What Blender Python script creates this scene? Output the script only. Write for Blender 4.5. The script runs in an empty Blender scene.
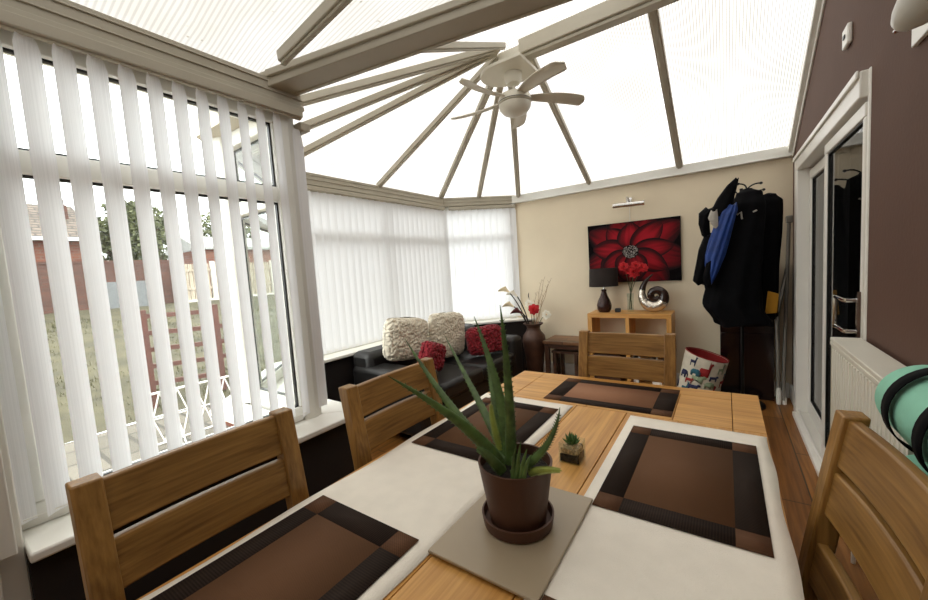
import bpy, bmesh, math, random
from mathutils import Vector, Matrix, noise
random.seed(7)
C = bpy.context.scene.collection
PI = math.pi
V = Vector

# ------------------------------------------------------------------ camera
FPX, YAW, PITCH, ROLL, CH = 378.19, math.radians(-34.786), math.radians(-4.607), math.radians(3.7375), 1.38
fw = V((math.sin(YAW)*math.cos(PITCH), math.cos(YAW)*math.cos(PITCH), math.sin(PITCH)))
r0 = fw.cross(V((0, 0, 1))).normalized(); d0 = fw.cross(r0)
rt = math.cos(ROLL)*r0 + math.sin(ROLL)*d0
dn = -math.sin(ROLL)*r0 + math.cos(ROLL)*d0
cam_d = bpy.data.cameras.new('camera'); cam = bpy.data.objects.new('camera', cam_d); C.objects.link(cam)
cam.matrix_world = Matrix(((rt.x, -dn.x, -fw.x, 0), (rt.y, -dn.y, -fw.y, 0), (rt.z, -dn.z, -fw.z, CH), (0, 0, 0, 1)))
cam_d.sensor_width = 36; cam_d.lens = 36*FPX/928; cam_d.clip_start = 0.02; cam_d.clip_end = 300
bpy.context.scene.camera = cam
def at(px, py, ax, val):
    """world point seen at a photo pixel on the plane axis=val"""
    d = rt*((px-464)/FPX) + dn*((py-300)/FPX) + fw
    o = V((0, 0, CH))
    return o + d*((val-o[ax])/d[ax])

# ------------------------------------------------------------------ materials
def lin(c):
    return tuple(((v/255)/12.92 if v/255 <= .04045 else ((v/255+.055)/1.055)**2.4) for v in c) + (1,)
def newmat(name):
    m = bpy.data.materials.new(name); m.use_nodes = True
    nt = m.node_tree; nt.nodes.clear()
    out = nt.nodes.new('ShaderNodeOutputMaterial')
    return m, nt, out
def N(nt, t, **kw):
    n = nt.nodes.new(t)
    for k, v in kw.items():
        if k.startswith('i_'): n.inputs[k[2:].replace('_', ' ')].default_value = v
        else: setattr(n, k, v)
    return n
def coords(nt, scale=(1, 1, 1), rot=(0, 0, 0)):
    tc = N(nt, 'ShaderNodeTexCoord'); mp = N(nt, 'ShaderNodeMapping')
    mp.inputs['Scale'].default_value = scale; mp.inputs['Rotation'].default_value = rot
    nt.links.new(tc.outputs['Object'], mp.inputs['Vector'])
    return mp.outputs['Vector']
def ramp(nt, fac, stops):
    r = N(nt, 'ShaderNodeValToRGB')
    el = r.color_ramp.elements
    while len(el) < len(stops): el.new(.5)
    for e, (p, c) in zip(el, stops): e.position = p; e.color = c
    nt.links.new(fac, r.inputs['Fac'])
    return r.outputs['Color']
def plain(name, rgb, rough=.5, metal=0, var=.06, nscale=8, bump=0, bscale=60, sheen=0, spec=.5):
    m, nt, out = newmat(name)
    b = N(nt, 'ShaderNodeBsdfPrincipled'); b.inputs['Roughness'].default_value = rough
    b.inputs['Metallic'].default_value = metal; b.inputs['Sheen Weight'].default_value = sheen
    b.inputs['Specular IOR Level'].default_value = spec
    v = coords(nt)
    n = N(nt, 'ShaderNodeTexNoise', i_Scale=nscale, i_Detail=4.0); nt.links.new(v, n.inputs['Vector'])
    c = lin(rgb)
    a = tuple(x*(1-var) for x in c[:3]) + (1,); d = tuple(min(1, x*(1+var)) for x in c[:3]) + (1,)
    nt.links.new(ramp(nt, n.outputs['Fac'], [(.3, a), (.7, d)]), b.inputs['Base Color'])
    if bump:
        n2 = N(nt, 'ShaderNodeTexNoise', i_Scale=bscale, i_Detail=3.0); nt.links.new(v, n2.inputs['Vector'])
        bp = N(nt, 'ShaderNodeBump', i_Strength=bump, i_Distance=.01)
        nt.links.new(n2.outputs['Fac'], bp.inputs['Height']); nt.links.new(bp.outputs['Normal'], b.inputs['Normal'])
    nt.links.new(b.outputs['BSDF'], out.inputs['Surface'])
    return m
def wood(name, dark, light, axis, rough=.4, scale=1.0, knots=True):
    m, nt, out = newmat(name)
    b = N(nt, 'ShaderNodeBsdfPrincipled'); b.inputs['Roughness'].default_value = rough
    s = [14*scale]*3; s[axis] = 1.1*scale
    v = coords(nt, s)
    n = N(nt, 'ShaderNodeTexNoise', i_Scale=1.4, i_Detail=6.0, i_Distortion=1.2); nt.links.new(v, n.inputs['Vector'])
    s2 = [90*scale]*3; s2[axis] = 2.5*scale
    v2 = coords(nt, s2)
    n2 = N(nt, 'ShaderNodeTexNoise', i_Scale=1.5, i_Detail=3.0); nt.links.new(v2, n2.inputs['Vector'])
    mx = N(nt, 'ShaderNodeMath', operation='MULTIPLY_ADD'); mx.inputs[1].default_value = .45
    nt.links.new(n2.outputs['Fac'], mx.inputs[0]); 
    ml = N(nt, 'ShaderNodeMath', operation='MULTIPLY'); ml.inputs[1].default_value = .6
    nt.links.new(n.outputs['Fac'], ml.inputs[0]); nt.links.new(ml.outputs[0], mx.inputs[2])
    col = ramp(nt, mx.outputs[0], [(.36, lin(dark)), (.52, tuple((a+c)/2 for a, c in zip(lin(dark), lin(light)))), (.66, lin(light))])
    nt.links.new(col, b.inputs['Base Color'])
    bp = N(nt, 'ShaderNodeBump', i_Strength=.08, i_Distance=.004)
    nt.links.new(n2.outputs['Fac'], bp.inputs['Height']); nt.links.new(bp.outputs['Normal'], b.inputs['Normal'])
    nt.links.new(b.outputs['BSDF'], out.inputs['Surface'])
    return m
def glassy(name, tint=(1, 1, 1), refl=.08, ior=1.45, rough=0.0):
    m, nt, out = newmat(name)
    t = N(nt, 'ShaderNodeBsdfTransparent'); t.inputs['Color'].default_value = tint + (1,)
    g = N(nt, 'ShaderNodeBsdfGlossy'); g.inputs['Roughness'].default_value = rough
    f = N(nt, 'ShaderNodeFresnel'); f.inputs['IOR'].default_value = ior
    ge = N(nt, 'ShaderNodeNewGeometry'); iv = N(nt, 'ShaderNodeMath', operation='SUBTRACT'); iv.inputs[0].default_value = 1
    nt.links.new(ge.outputs['Backfacing'], iv.inputs[1])
    ml = N(nt, 'ShaderNodeMath', operation='MULTIPLY'); nt.links.new(f.outputs[0], ml.inputs[0]); nt.links.new(iv.outputs[0], ml.inputs[1])
    mx = N(nt, 'ShaderNodeMixShader'); nt.links.new(ml.outputs[0], mx.inputs[0])
    nt.links.new(t.outputs[0], mx.inputs[1]); nt.links.new(g.outputs[0], mx.inputs[2])
    nt.links.new(mx.outputs[0], out.inputs['Surface'])
    return m
def poly_mat(name, axis, dirt=0.0, tint=(1, .98, .945), k=.29, lo=.48):
    """opal twin-wall polycarbonate: fluted, lets the overcast sky through"""
    m, nt, out = newmat(name)
    s = [0.0]*3; s[axis] = 1.0
    v = coords(nt, s)
    w = N(nt, 'ShaderNodeTexWave', i_Scale=17.0); w.bands_direction = 'XYZ'[axis]; nt.links.new(v, w.inputs['Vector'])
    c1 = tuple(k*x for x in tint) + (1,); c0 = tuple(k*lo*x for x in tint) + (1,)
    col = ramp(nt, w.outputs['Fac'], [(.1, c0), (.6, c1)])
    vv = coords(nt)
    n = N(nt, 'ShaderNodeTexNoise', i_Scale=2.2, i_Detail=5.0); nt.links.new(vv, n.inputs['Vector'])
    d = ramp(nt, n.outputs['Fac'], [(.35, (.9, .88, .83, 1)), (.6, (1, 1, 1, 1))])
    n3 = N(nt, 'ShaderNodeTexNoise', i_Scale=26.0, i_Detail=2.0); nt.links.new(vv, n3.inputs['Vector'])
    d2 = ramp(nt, n3.outputs['Fac'], [(.22, (1-dirt*.75, 1-dirt*.8, 1-dirt*.9, 1)), (.30, (1, 1, 1, 1))])
    m1 = N(nt, 'ShaderNodeMixRGB', blend_type='MULTIPLY'); m1.inputs[0].default_value = 1
    m2 = N(nt, 'ShaderNodeMixRGB', blend_type='MULTIPLY'); m2.inputs[0].default_value = 1
    nt.links.new(col, m1.inputs[1]); nt.links.new(d, m1.inputs[2])
    nt.links.new(m1.outputs[0], m2.inputs[1]); nt.links.new(d2, m2.inputs[2])
    t = N(nt, 'ShaderNodeBsdfTransparent'); nt.links.new(m2.outputs[0], t.inputs['Color'])
    tl = N(nt, 'ShaderNodeBsdfTranslucent'); nt.links.new(m2.outputs[0], tl.inputs['Color'])
    mx = N(nt, 'ShaderNodeMixShader'); mx.inputs[0].default_value = .35
    nt.links.new(t.outputs[0], mx.inputs[1]); nt.links.new(tl.outputs[0], mx.inputs[2])
    nt.links.new(mx.outputs[0], out.inputs['Surface'])
    return m
def slat_mat(name):
    m, nt, out = newmat(name)
    v = coords(nt, (1, 1, 0))
    w = N(nt, 'ShaderNodeTexNoise', i_Scale=380.0, i_Detail=1.0); nt.links.new(v, w.inputs['Vector'])
    col = ramp(nt, w.outputs['Fac'], [(.35, (.83, .83, .84, 1)), (.65, (.91, .91, .92, 1))])
    d = N(nt, 'ShaderNodeBsdfDiffuse'); nt.links.new(col, d.inputs['Color'])
    t = N(nt, 'ShaderNodeBsdfTranslucent'); nt.links.new(col, t.inputs['Color'])
    mx = N(nt, 'ShaderNodeMixShader'); mx.inputs[0].default_value = .22
    nt.links.new(d.outputs[0], mx.inputs[1]); nt.links.new(t.outputs[0], mx.inputs[2])
    nt.links.new(mx.outputs[0], out.inputs['Surface'])
    return m
def planks(name, c1, c2, mortar, bw, rh, rough=.35, rot=(0, 0, 0), grain=True, msize=.004, squash=1, yz=False):
    m, nt, out = newmat(name)
    b = N(nt, 'ShaderNodeBsdfPrincipled'); b.inputs['Roughness'].default_value = rough
    v = coords(nt, (1, 1, 1), rot)
    if yz:
        sp = N(nt, 'ShaderNodeSeparateXYZ'); cb = N(nt, 'ShaderNodeCombineXYZ'); nt.links.new(v, sp.inputs[0])
        nt.links.new(sp.outputs[1], cb.inputs[0]); nt.links.new(sp.outputs[2], cb.inputs[1]); v = cb.outputs[0]
    br = N(nt, 'ShaderNodeTexBrick'); nt.links.new(v, br.inputs['Vector'])
    br.inputs['Color1'].default_value = lin(c1); br.inputs['Color2'].default_value = lin(c2); br.inputs['Mortar'].default_value = lin(mortar)
    br.inputs['Scale'].default_value = 1; br.inputs['Brick Width'].default_value = bw; br.inputs['Row Height'].default_value = rh
    br.inputs['Mortar Size'].default_value = msize
    col = br.outputs['Color']
    if grain:
        n = N(nt, 'ShaderNodeTexNoise', i_Scale=1.0, i_Detail=5.0, i_Distortion=.8)
        mp = N(nt, 'ShaderNodeMapping'); mp.inputs['Scale'].default_value = (2.5, 45, 45); nt.links.new(v, mp.inputs['Vector'])
        nt.links.new(mp.outputs[0], n.inputs['Vector'])
        g = ramp(nt, n.outputs['Fac'], [(.3, (.55, .5, .45, 1)), (.65, (1.1, 1.1, 1.1, 1))])
        mm = N(nt, 'ShaderNodeMixRGB', blend_type='MULTIPLY'); mm.inputs[0].default_value = 1
        nt.links.new(col, mm.inputs[1]); nt.links.new(g, mm.inputs[2]); col = mm.outputs[0]
    nt.links.new(col, b.inputs['Base Color'])
    nt.links.new(b.outputs['BSDF'], out.inputs['Surface'])
    return m
def weave(name, rgb, rough=.7, sc=260, contrast=.25, stripe=None):
    m, nt, out = newmat(name)
    b = N(nt, 'ShaderNodeBsdfPrincipled'); b.inputs['Roughness'].default_value = rough; b.inputs['Specular IOR Level'].default_value = .12
    v = coords(nt)
    c = lin(rgb); lo = tuple(x*(1-contrast) for x in c[:3]) + (1,); hi = tuple(min(1, x*(1+contrast)) for x in c[:3]) + (1,)
    if stripe is None:
        ch = N(nt, 'ShaderNodeTexChecker', i_Scale=float(sc)); nt.links.new(v, ch.inputs['Vector'])
        ch.inputs['Color1'].default_value = lo; ch.inputs['Color2'].default_value = hi
        nt.links.new(ch.outputs['Color'], b.inputs['Base Color'])
    else:
        w = N(nt, 'ShaderNodeTexWave', i_Scale=float(sc)); w.bands_direction = 'XYZ'[stripe]; nt.links.new(v, w.inputs['Vector'])
        nt.links.new(ramp(nt, w.outputs['Fac'], [(.3, lo), (.7, hi)]), b.inputs['Base Color'])
    nt.links.new(b.outputs['BSDF'], out.inputs['Surface'])
    return m

M = {}
OAKD, OAKL = (150, 92, 38), (214, 156, 84)
for i, a in enumerate('xyz'):
    M['oak'+a] = wood('oak_'+a, (182, 126, 58), (220, 166, 92), i, .4)
    M['chair'+a] = wood('chair_oak_'+a, (114, 78, 34), (168, 125, 66), i, .4)
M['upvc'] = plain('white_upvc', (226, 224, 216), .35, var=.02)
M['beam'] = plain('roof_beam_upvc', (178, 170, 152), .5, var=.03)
M['beige'] = plain('beige_paint', (226, 211, 184), .85, var=.03, nscale=3, bump=.05)
M['brown'] = plain('brown_paint', (90, 62, 48), .8, var=.05, nscale=4, bump=.08)
M['darkwall'] = plain('dark_paint', (28, 21, 19), .75, var=.1)
M['white'] = plain('white_gloss', (235, 232, 224), .3, var=.02)
M['radi'] = plain('radiator_white', (226, 222, 208), .35, var=.02)
M['floor'] = planks('laminate_floor', (158, 106, 50), (126, 80, 36), (56, 36, 18), 1.3, .19, .34, (0, 0, PI/2))
M['slat'] = slat_mat('blind_fabric')
M['glass'] = glassy('window_glass', (.96, .98, .97))
M['doorglass'] = glassy('door_glass', (.35, .36, .37), ior=1.7)
M['clear'] = glassy('clear_glass', (.93, .96, .95), ior=1.4)
M['leather'] = plain('black_leather', (24, 22, 21), .45, var=.15, bump=.12, bscale=120)
M['seatpad'] = plain('brown_leather', (40, 25, 18), .45, var=.1, bump=.08, bscale=120)
M['cream_cloth'] = plain('cream_cloth', (246, 238, 224), .9, var=.03, nscale=20, bump=.25, bscale=500)
M['mat_mid'] = weave('mat_centre', (102, 72, 50), .8, 420, .10)
M['mat_dark'] = weave('mat_border', (46, 35, 29), .85, 55, .28, 0)
M['mat_darky'] = weave('mat_border_side', (44, 34, 28), .85, 55, .28, 1)
M['mat_corner'] = weave('mat_corner', (94, 65, 46), .8, 300, .2)
M['mat_rose'] = weave('mat_centre_rose', (150, 108, 82), .8, 420, .08)
M['taupe'] = plain('taupe_glass_board', (166, 149, 124), .3, var=.02)
M['pot'] = plain('brown_pot', (84, 55, 41), .5, var=.04, spec=.3)
M['soil'] = plain('soil', (30, 22, 16), .95, var=.5, nscale=60, bump=.8, bscale=90)
M['aloe'] = plain('aloe_green', (80, 104, 54), .4, var=.5, nscale=40)
M['aloe_pale'] = plain('aloe_yellow_green', (150, 160, 74), .45, var=.2, nscale=40)
M['succ'] = plain('succulent_green', (70, 104, 52), .5, var=.3, nscale=50)
M['pebble'] = plain('pebbles', (196, 168, 128), .8, var=.6, nscale=120, bump=.5, bscale=200)
M['shag_cream'] = plain('shag_cream', (222, 212, 192), .95, var=.12, nscale=40, sheen=.2)
M['shag_red'] = plain('shag_red', (126, 8, 24), .9, var=.25, nscale=40, sheen=.2)
M['vase'] = plain('bronze_vase', (82, 56, 44), .45, metal=.25, var=.25, nscale=10)
M['darkwood'] = wood('dark_wood', (46, 28, 20), (84, 54, 36), 0, .35)
M['slatwood'] = planks('slatted_top', (138, 96, 58), (92, 62, 42), (36, 24, 18), 2.0, .09, .35)
M['black'] = plain('black_plastic', (18, 17, 17), .45, var=.1)
M['blackmetal'] = plain('black_metal', (16, 15, 15), .4, metal=.4, var=.1)
M['gloss_dark'] = plain('gloss_dark_cabinet', (24, 13, 15), .1, var=.2, nscale=3)
M['coat'] = plain('black_coat', (7, 7, 9), .9, spec=.12, var=.3, nscale=14, bump=.3, bscale=30)
M['coat2'] = plain('dark_navy_coat', (9, 9, 12), .85, spec=.12, var=.3, nscale=14, bump=.3, bscale=30)
M['blue'] = plain('blue_nylon', (22, 58, 128), .6, var=.25, nscale=14, bump=.2, bscale=30)
M['greyfab'] = plain('grey_lining', (168, 162, 152), .8, var=.15)
M['yellow'] = plain('yellow_cloth', (200, 142, 36), .8, var=.1)
M['chrome'] = plain('chrome', (214, 212, 208), .12, metal=1, var=.02)
M['steel'] = plain('grey_tube', (150, 146, 138), .35, metal=.6, var=.05)
M['silver'] = plain('hammered_silver', (214, 204, 190), .22, metal=.9, var=.1, bump=.5, bscale=40)
M['darkbrown_gloss'] = plain('dark_brown_gloss', (46, 28, 22), .2, var=.15)
M['lampbase'] = plain('dark_glazed_base', (58, 36, 32), .2, metal=.3, var=.3, nscale=30, bump=.5, bscale=60)
M['shade'] = plain('dark_shade', (40, 31, 27), .9, var=.06, bump=.2, bscale=300)
M['canvas'] = plain('canvas_black', (10, 6, 7), .9, var=.2, spec=.1)
M['petal_d'] = plain('print_dark_red', (56, 5, 10), .75, var=.25, nscale=16)
M['petal_l'] = plain('print_red', (120, 8, 18), .75, var=.45, nscale=11)
M['petal_k'] = plain('print_black', (24, 5, 8), .75, var=.2)
M['petal_w'] = plain('print_white_dots', (206, 200, 192), .75, var=.1)
M['redflower'] = plain('red_flower', (188, 22, 30), .7, var=.2, nscale=30)
M['whiteflower'] = plain('white_flower', (236, 230, 214), .7, var=.06)
M['creamflower'] = plain('cream_flower', (226, 208, 170), .7, var=.1)
M['burgundy'] = plain('burgundy_flower', (84, 26, 30), .7, var=.2)
M['stem'] = plain('green_stem', (72, 84, 50), .7, var=.2)
M['darkstem'] = plain('dark_stem', (34, 26, 22), .7, var=.2)
M['twig'] = plain('pale_twig', (150, 110, 66), .8, var=.2)
M['fabric_cream'] = plain('basket_fabric', (206, 198, 180), .9, var=.08, nscale=20)
M['red_fab'] = plain('red_trim', (142, 30, 30), .9, var=.1)
M['teal_fab'] = plain('teal_print', (44, 92, 106), .9, var=.1)
M['navy_fab'] = plain('navy_print', (34, 40, 72), .9, var=.1)
M['green_fab'] = plain('green_print', (136, 150, 120), .9, var=.1)
M['mint'] = plain('mint_foam', (142, 204, 178), .8, var=.04, nscale=14, bump=.12, bscale=140)
M['strap'] = plain('black_strap', (10, 10, 12), .85, var=.15, spec=.15)
M['fan'] = plain('fan_white', (214, 208, 192), .4, var=.02)
M['fanblade'] = plain('fan_blade', (206, 198, 180), .45, var=.03)
M['walllamp'] = plain('satin_lamp', (196, 192, 180), .3, var=.03)
M['brick'] = planks('red_brick', (116, 68, 48), (98, 54, 40), (104, 92, 82), .23, .075, .85, (0, 0, 0), False, .008, yz=True)
M['brick2'] = planks('brown_brick', (84, 52, 40), (68, 42, 32), (72, 58, 52), .23, .075, .85, (0, 0, 0), False, .008, yz=True)
M['tile'] = planks('roof_tiles', (104, 92, 80), (84, 74, 64), (52, 45, 40), .3, .09, .85, (0, 0, 0), False, .02, yz=True)
M['paver'] = planks('stone_pavers', (100, 94, 83), (82, 77, 67), (58, 54, 46), .45, .3, .85, (0, 0, 0), False, .02)
M['lawn'] = plain('lawn', (66, 62, 43), .95, var=.4, nscale=2.5, bump=.6, bscale=50)
M['grass'] = plain('grass_blades', (72, 70, 43), .9, var=.4, nscale=4)
M['fencewood'] = wood('grey_fence', (120, 110, 96), (170, 158, 140), 2, .85)
M['concrete'] = plain('concrete_post', (186, 182, 172), .85, var=.1)
M['redwood'] = plain('red_brown_timber', (82, 48, 38), .75, var=.15)
M['leaf'] = plain('tree_leaves', (78, 82, 52), .8, var=.45, nscale=2)
M['bark'] = plain('bark', (86, 70, 56), .9, var=.3)
M['wire'] = plain('white_wire', (236, 234, 228), .5, var=.03)
M['greypanel'] = plain('grey_panel', (96, 98, 98), .7, var=.1)
M['sheddark'] = plain('shed_roof', (140, 140, 136), .8, var=.1)
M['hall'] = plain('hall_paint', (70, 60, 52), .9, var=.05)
M['pc_y'] = poly_mat('polycarbonate_far', 0)
M['pc_x'] = poly_mat('polycarbonate_lean_to', 1, dirt=.6, k=.19, lo=.8)
M['pc_bay'] = poly_mat('polycarbonate_bay', 1)

# ------------------------------------------------------------------ mesh building
def tag(o, label=None, cat=None, group=None, kind=None):
    if label: o['label'] = label
    if cat: o['category'] = cat
    if group: o['group'] = group
    if kind: o['kind'] = kind
    return o
ORG = {}
def thing(name, label, cat, loc=(0, 0, 0), rz=0, group=None):
    o = bpy.data.objects.new(name, None); C.objects.link(o)
    o.empty_display_size = .05; o.location = loc; o.rotation_euler = (0, 0, rz)
    ORG[o] = V(loc)
    return tag(o, label, cat, group)
class MB:
    def __init__(s): s.bm = bmesh.new(); s.mi = 0
    def _f(s, vs):
        try:
            f = s.bm.faces.new(vs); f.material_index = s.mi; f.smooth = True; return f
        except ValueError: return None
    def box(s, lo, hi, mat=None):
        lo, hi = V(lo), V(hi); vs = []
        for z in (lo.z, hi.z):
            for x, y in ((lo.x, lo.y), (hi.x, lo.y), (hi.x, hi.y), (lo.x, hi.y)):
                p = V((x, y, z)); vs.append(s.bm.verts.new(mat @ p if mat else p))
        for f in ((3, 2, 1, 0), (4, 5, 6, 7), (0, 1, 5, 4), (1, 2, 6, 5), (2, 3, 7, 6), (3, 0, 4, 7)): s._f([vs[i] for i in f])
        return s
    def prism(s, poly, z0, z1):
        a = [s.bm.verts.new((p[0], p[1], z0)) for p in poly]; b = [s.bm.verts.new((p[0], p[1], z1)) for p in poly]
        n = len(poly)
        s._f(a[::-1]); s._f(b)
        for i in range(n): s._f([a[i], a[(i+1) % n], b[(i+1) % n], b[i]])
        return s
    def extrude(s, pts, vec):
        """closed 3D polygon pushed along vec"""
        vec = V(vec)
        a = [s.bm.verts.new(V(p)) for p in pts]; b = [s.bm.verts.new(V(p)+vec) for p in pts]
        n = len(pts); s._f(a[::-1]); s._f(b)
        for i in range(n): s._f([a[i], a[(i+1) % n], b[(i+1) % n], b[i]])
        return s
    def bar(s, a, b, w, h, up=(0, 0, 1)):
        """rectangular bar from a to b; w sideways, h along up"""
        a, b = V(a), V(b); d = (b-a).normalized(); side = d.cross(V(up)).normalized(); u = side.cross(d)
        vs = []
        for p in (a, b):
            for i, j in ((-1, -1), (1, -1), (1, 1), (-1, 1)): vs.append(s.bm.verts.new(p+side*(i*w/2)+u*(j*h/2)))
        for f in ((3, 2, 1, 0), (4, 5, 6, 7), (0, 1, 5, 4), (1, 2, 6, 5), (2, 3, 7, 6), (3, 0, 4, 7)): s._f([vs[i] for i in f])
        return s
    def tube(s, pts, rad, seg=10, flat=1.0, up=None, caps=True):
        pts = [V(p) for p in pts]; n = len(pts)
        R = rad if isinstance(rad, (list, tuple)) else [rad]*n
        rings = []; prev = None
        for i, p in enumerate(pts):
            t = (pts[min(i+1, n-1)]-pts[max(i-1, 0)]).normalized()
            if prev is None:
                u = V(up) if up else (V((0, 0, 1)) if abs(t.z) < .9 else V((1, 0, 0)))
            else: u = prev
            u = (u-t*u.dot(t)).normalized(); w = t.cross(u); prev = u
            rings.append([s.bm.verts.new(p+(u*math.cos(2*PI*k/seg)*flat+w*math.sin(2*PI*k/seg))*R[i]) for k in range(seg)])
        for a, b in zip(rings, rings[1:]):
            for k in range(seg): s._f([a[k], a[(k+1) % seg], b[(k+1) % seg], b[k]])
        if caps: s._f(rings[0][::-1]); s._f(rings[-1])
        return s
    def lathe(s, prof, c=(0, 0, 0), seg=32, mat=None, closed=False):
        rings = []
        for r, z in prof:
            if r <= 1e-6: 
                p = V((c[0], c[1], c[2]+z)); rings.append([s.bm.verts.new(mat @ p if mat else p)]); continue
            ring = []
            for k in range(seg):
                p = V((c[0]+r*math.cos(2*PI*k/seg), c[1]+r*math.sin(2*PI*k/seg), c[2]+z)); ring.append(s.bm.verts.new(mat @ p if mat else p))
            rings.append(ring)
        for a, b in zip(rings, rings[1:]):
            for k in range(seg):
                k2 = (k+1) % seg
                if len(a) == 1 and len(b) == 1: continue
                if len(a) == 1: s._f([a[0], b[k2], b[k]])
                elif len(b) == 1: s._f([a[k], a[k2], b[0]])
                else: s._f([a[k], a[k2], b[k2], b[k]])
        if closed and len(rings[0]) > 1: s._f(rings[0][::-1])
        if closed and len(rings[-1]) > 1: s._f(rings[-1])
        return s
    def grid(s, fn, nu, nv, wrapu=False):
        g = [[s.bm.verts.new(fn(i/nu, j/nv)) for j in range(nv+1)] for i in range(nu if wrapu else nu+1)]
        L = len(g)
        for i in range(nu):
            for j in range(nv): s._f([g[i][j], g[(i+1) % L][j], g[(i+1) % L][j+1], g[i][j+1]])
        return g
    def build(s, name, mat, parent=None, bevel=0, sub=0, smooth=35, solid=0):
        bm = s.bm
        if parent is not None:
            o = parent; off = V((0, 0, 0))
            if parent in ORG: off = ORG[parent]
            bmesh.ops.translate(bm, verts=bm.verts, vec=-off)
        bmesh.ops.recalc_face_normals(bm, faces=bm.faces)
        me = bpy.data.meshes.new(name); bm.to_mesh(me); bm.free()
        for m in (mat if isinstance(mat, (list, tuple)) else [mat]): me.materials.append(m)
        ob = bpy.data.objects.new(name, me); C.objects.link(ob)
        if parent is not None:
            ob.parent = parent; ORG[ob] = off
        if smooth: me.set_sharp_from_angle(angle=math.radians(smooth))
        if solid:
            md = ob.modifiers.new('solid', 'SOLIDIFY'); md.thickness = solid; md.offset = 0
        if bevel:
            md = ob.modifiers.new('bevel', 'BEVEL'); md.width = bevel; md.segments = 2; md.limit_method = 'ANGLE'; md.harden_normals = False
        if sub:
            md = ob.modifiers.new('sub', 'SUBSURF'); md.levels = sub; md.render_levels = sub
        return ob
def single(mb, name, mat, label, cat, group=None, **kw):
    return tag(mb.build(name, mat, None, **kw), label, cat, group)
def struct(mb, name, mat, parent=None, **kw):
    o = mb.build(name, mat, parent, **kw)
    if parent is None: o['kind'] = 'structure'
    return o
def box(lo, hi): return MB().box(lo, hi)
def bez(p0, p1, p2, n=12):
    p0, p1, p2 = V(p0), V(p1), V(p2)
    return [p0*(1-t)**2 + p1*2*t*(1-t) + p2*t*t for t in [i/n for i in range(n+1)]]
def copy_tree(o, parent=None):
    c = o.copy(); C.objects.link(c)
    if parent: c.parent = parent
    for ch in list(o.children): copy_tree(ch, c)
    return c

# ------------------------------------------------------------------ the room
XR, YF, YN = .5, 4.495, -1.6           # house wall, far wall, near end
EZ = 2.18                                # underside of the eaves beam
G = [V((-1.73, .10)), V((-1.73, 1.06)), V((-2.29, 1.06)), V((-2.97, 1.74)), V((-2.97, 3.89)), V((-2.29, 4.51))]
def off(i, d):
    """vertex i of the glazing line moved d into the room (mitred)"""
    def nrm(a, b):
        t = (b-a).normalized(); return V((t.y, -t.x))
    if i == 0: return G[0]+nrm(G[0], G[1])*d
    if i == 5: 
        n = nrm(G[4], G[5]); p = G[5]+n*d; t = (G[5]-G[4]).normalized(); return p+t*((YF-p.y)/t.y)
    n1, n2 = nrm(G[i-1], G[i]), nrm(G[i], G[i+1])
    m = (n1+n2).normalized(); return G[i]+m*(d/m.dot(n1))
def seg(i, d0, d1): return [off(i, d0), off(i+1, d0), off(i+1, d1), off(i, d1)]

struct(MB().prism([(-3.2, YN), (XR+.1, YN), (XR+.1, YF+.1), (-3.2, YF+.1)], -.12, 0), 'floor', M['floor'])
# house wall with the door opening
DY0, DY1, DZ = 2.31, 4.12, 2.10
w = MB(); w.box((XR, YN, 0), (XR+.25, DY0, DZ)); w.box((XR, DY1, 0), (XR+.25, YF+.2, DZ))
w.extrude([(XR, YN, DZ), (XR, YF+.2, DZ), (XR, YF+.2, 2.17), (XR, YF, 2.24), (XR, 2.80, 3.13), (XR, 2.20, 2.66), (XR, 2.19, 2.63), (XR, YN, 2.63)], (.25, 0, 0))
struct(w, 'wall_house', M['brown'])
struct(MB().box((-2.27, YF, 0), (XR, YF+.2, EZ)), 'wall_far', M['beige'])
struct(MB().box((-1.9, YN-.2, 0), (XR, YN, 2.6)), 'wall_near', M['beige'])
struct(MB().box((-1.95, YN, 0), (-1.66, -.16, EZ)), 'wall_left', M['upvc'])
# dwarf walls below the glazing
dw = MB()
for i in range(5): dw.prism(seg(i, -.12, .155), 0, .67)
struct(dw, 'wall_dwarf', M['darkwall'])
ds = MB()
for i in range(5): ds.prism(seg(i, -.16, -.121), -.4, .67)
struct(ds, 'wall_outside', M['brick'])
# sills
k = 1
for i in range(5):
    struct(MB().prism(seg(i, -.02, .205), .672, .70), 'trim_%d' % k, M['white'], bevel=.006); k += 1
    struct(MB().prism(seg(i, -.2, -.04), .66, .69), 'trim_%d' % k, M['white'], bevel=.004); k += 1
# end upvc post beside the left window
pst = MB().box((-1.86, -.16, 0), (-1.60, .10, EZ)); pst.box((-1.60, -.14, 0), (-1.55, .05, EZ)); pst.box((-1.62, .05, .70), (-1.56, .085, EZ))
struct(pst, 'trim_%d' % k, M['upvc'], bevel=.004); k += 1

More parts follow.
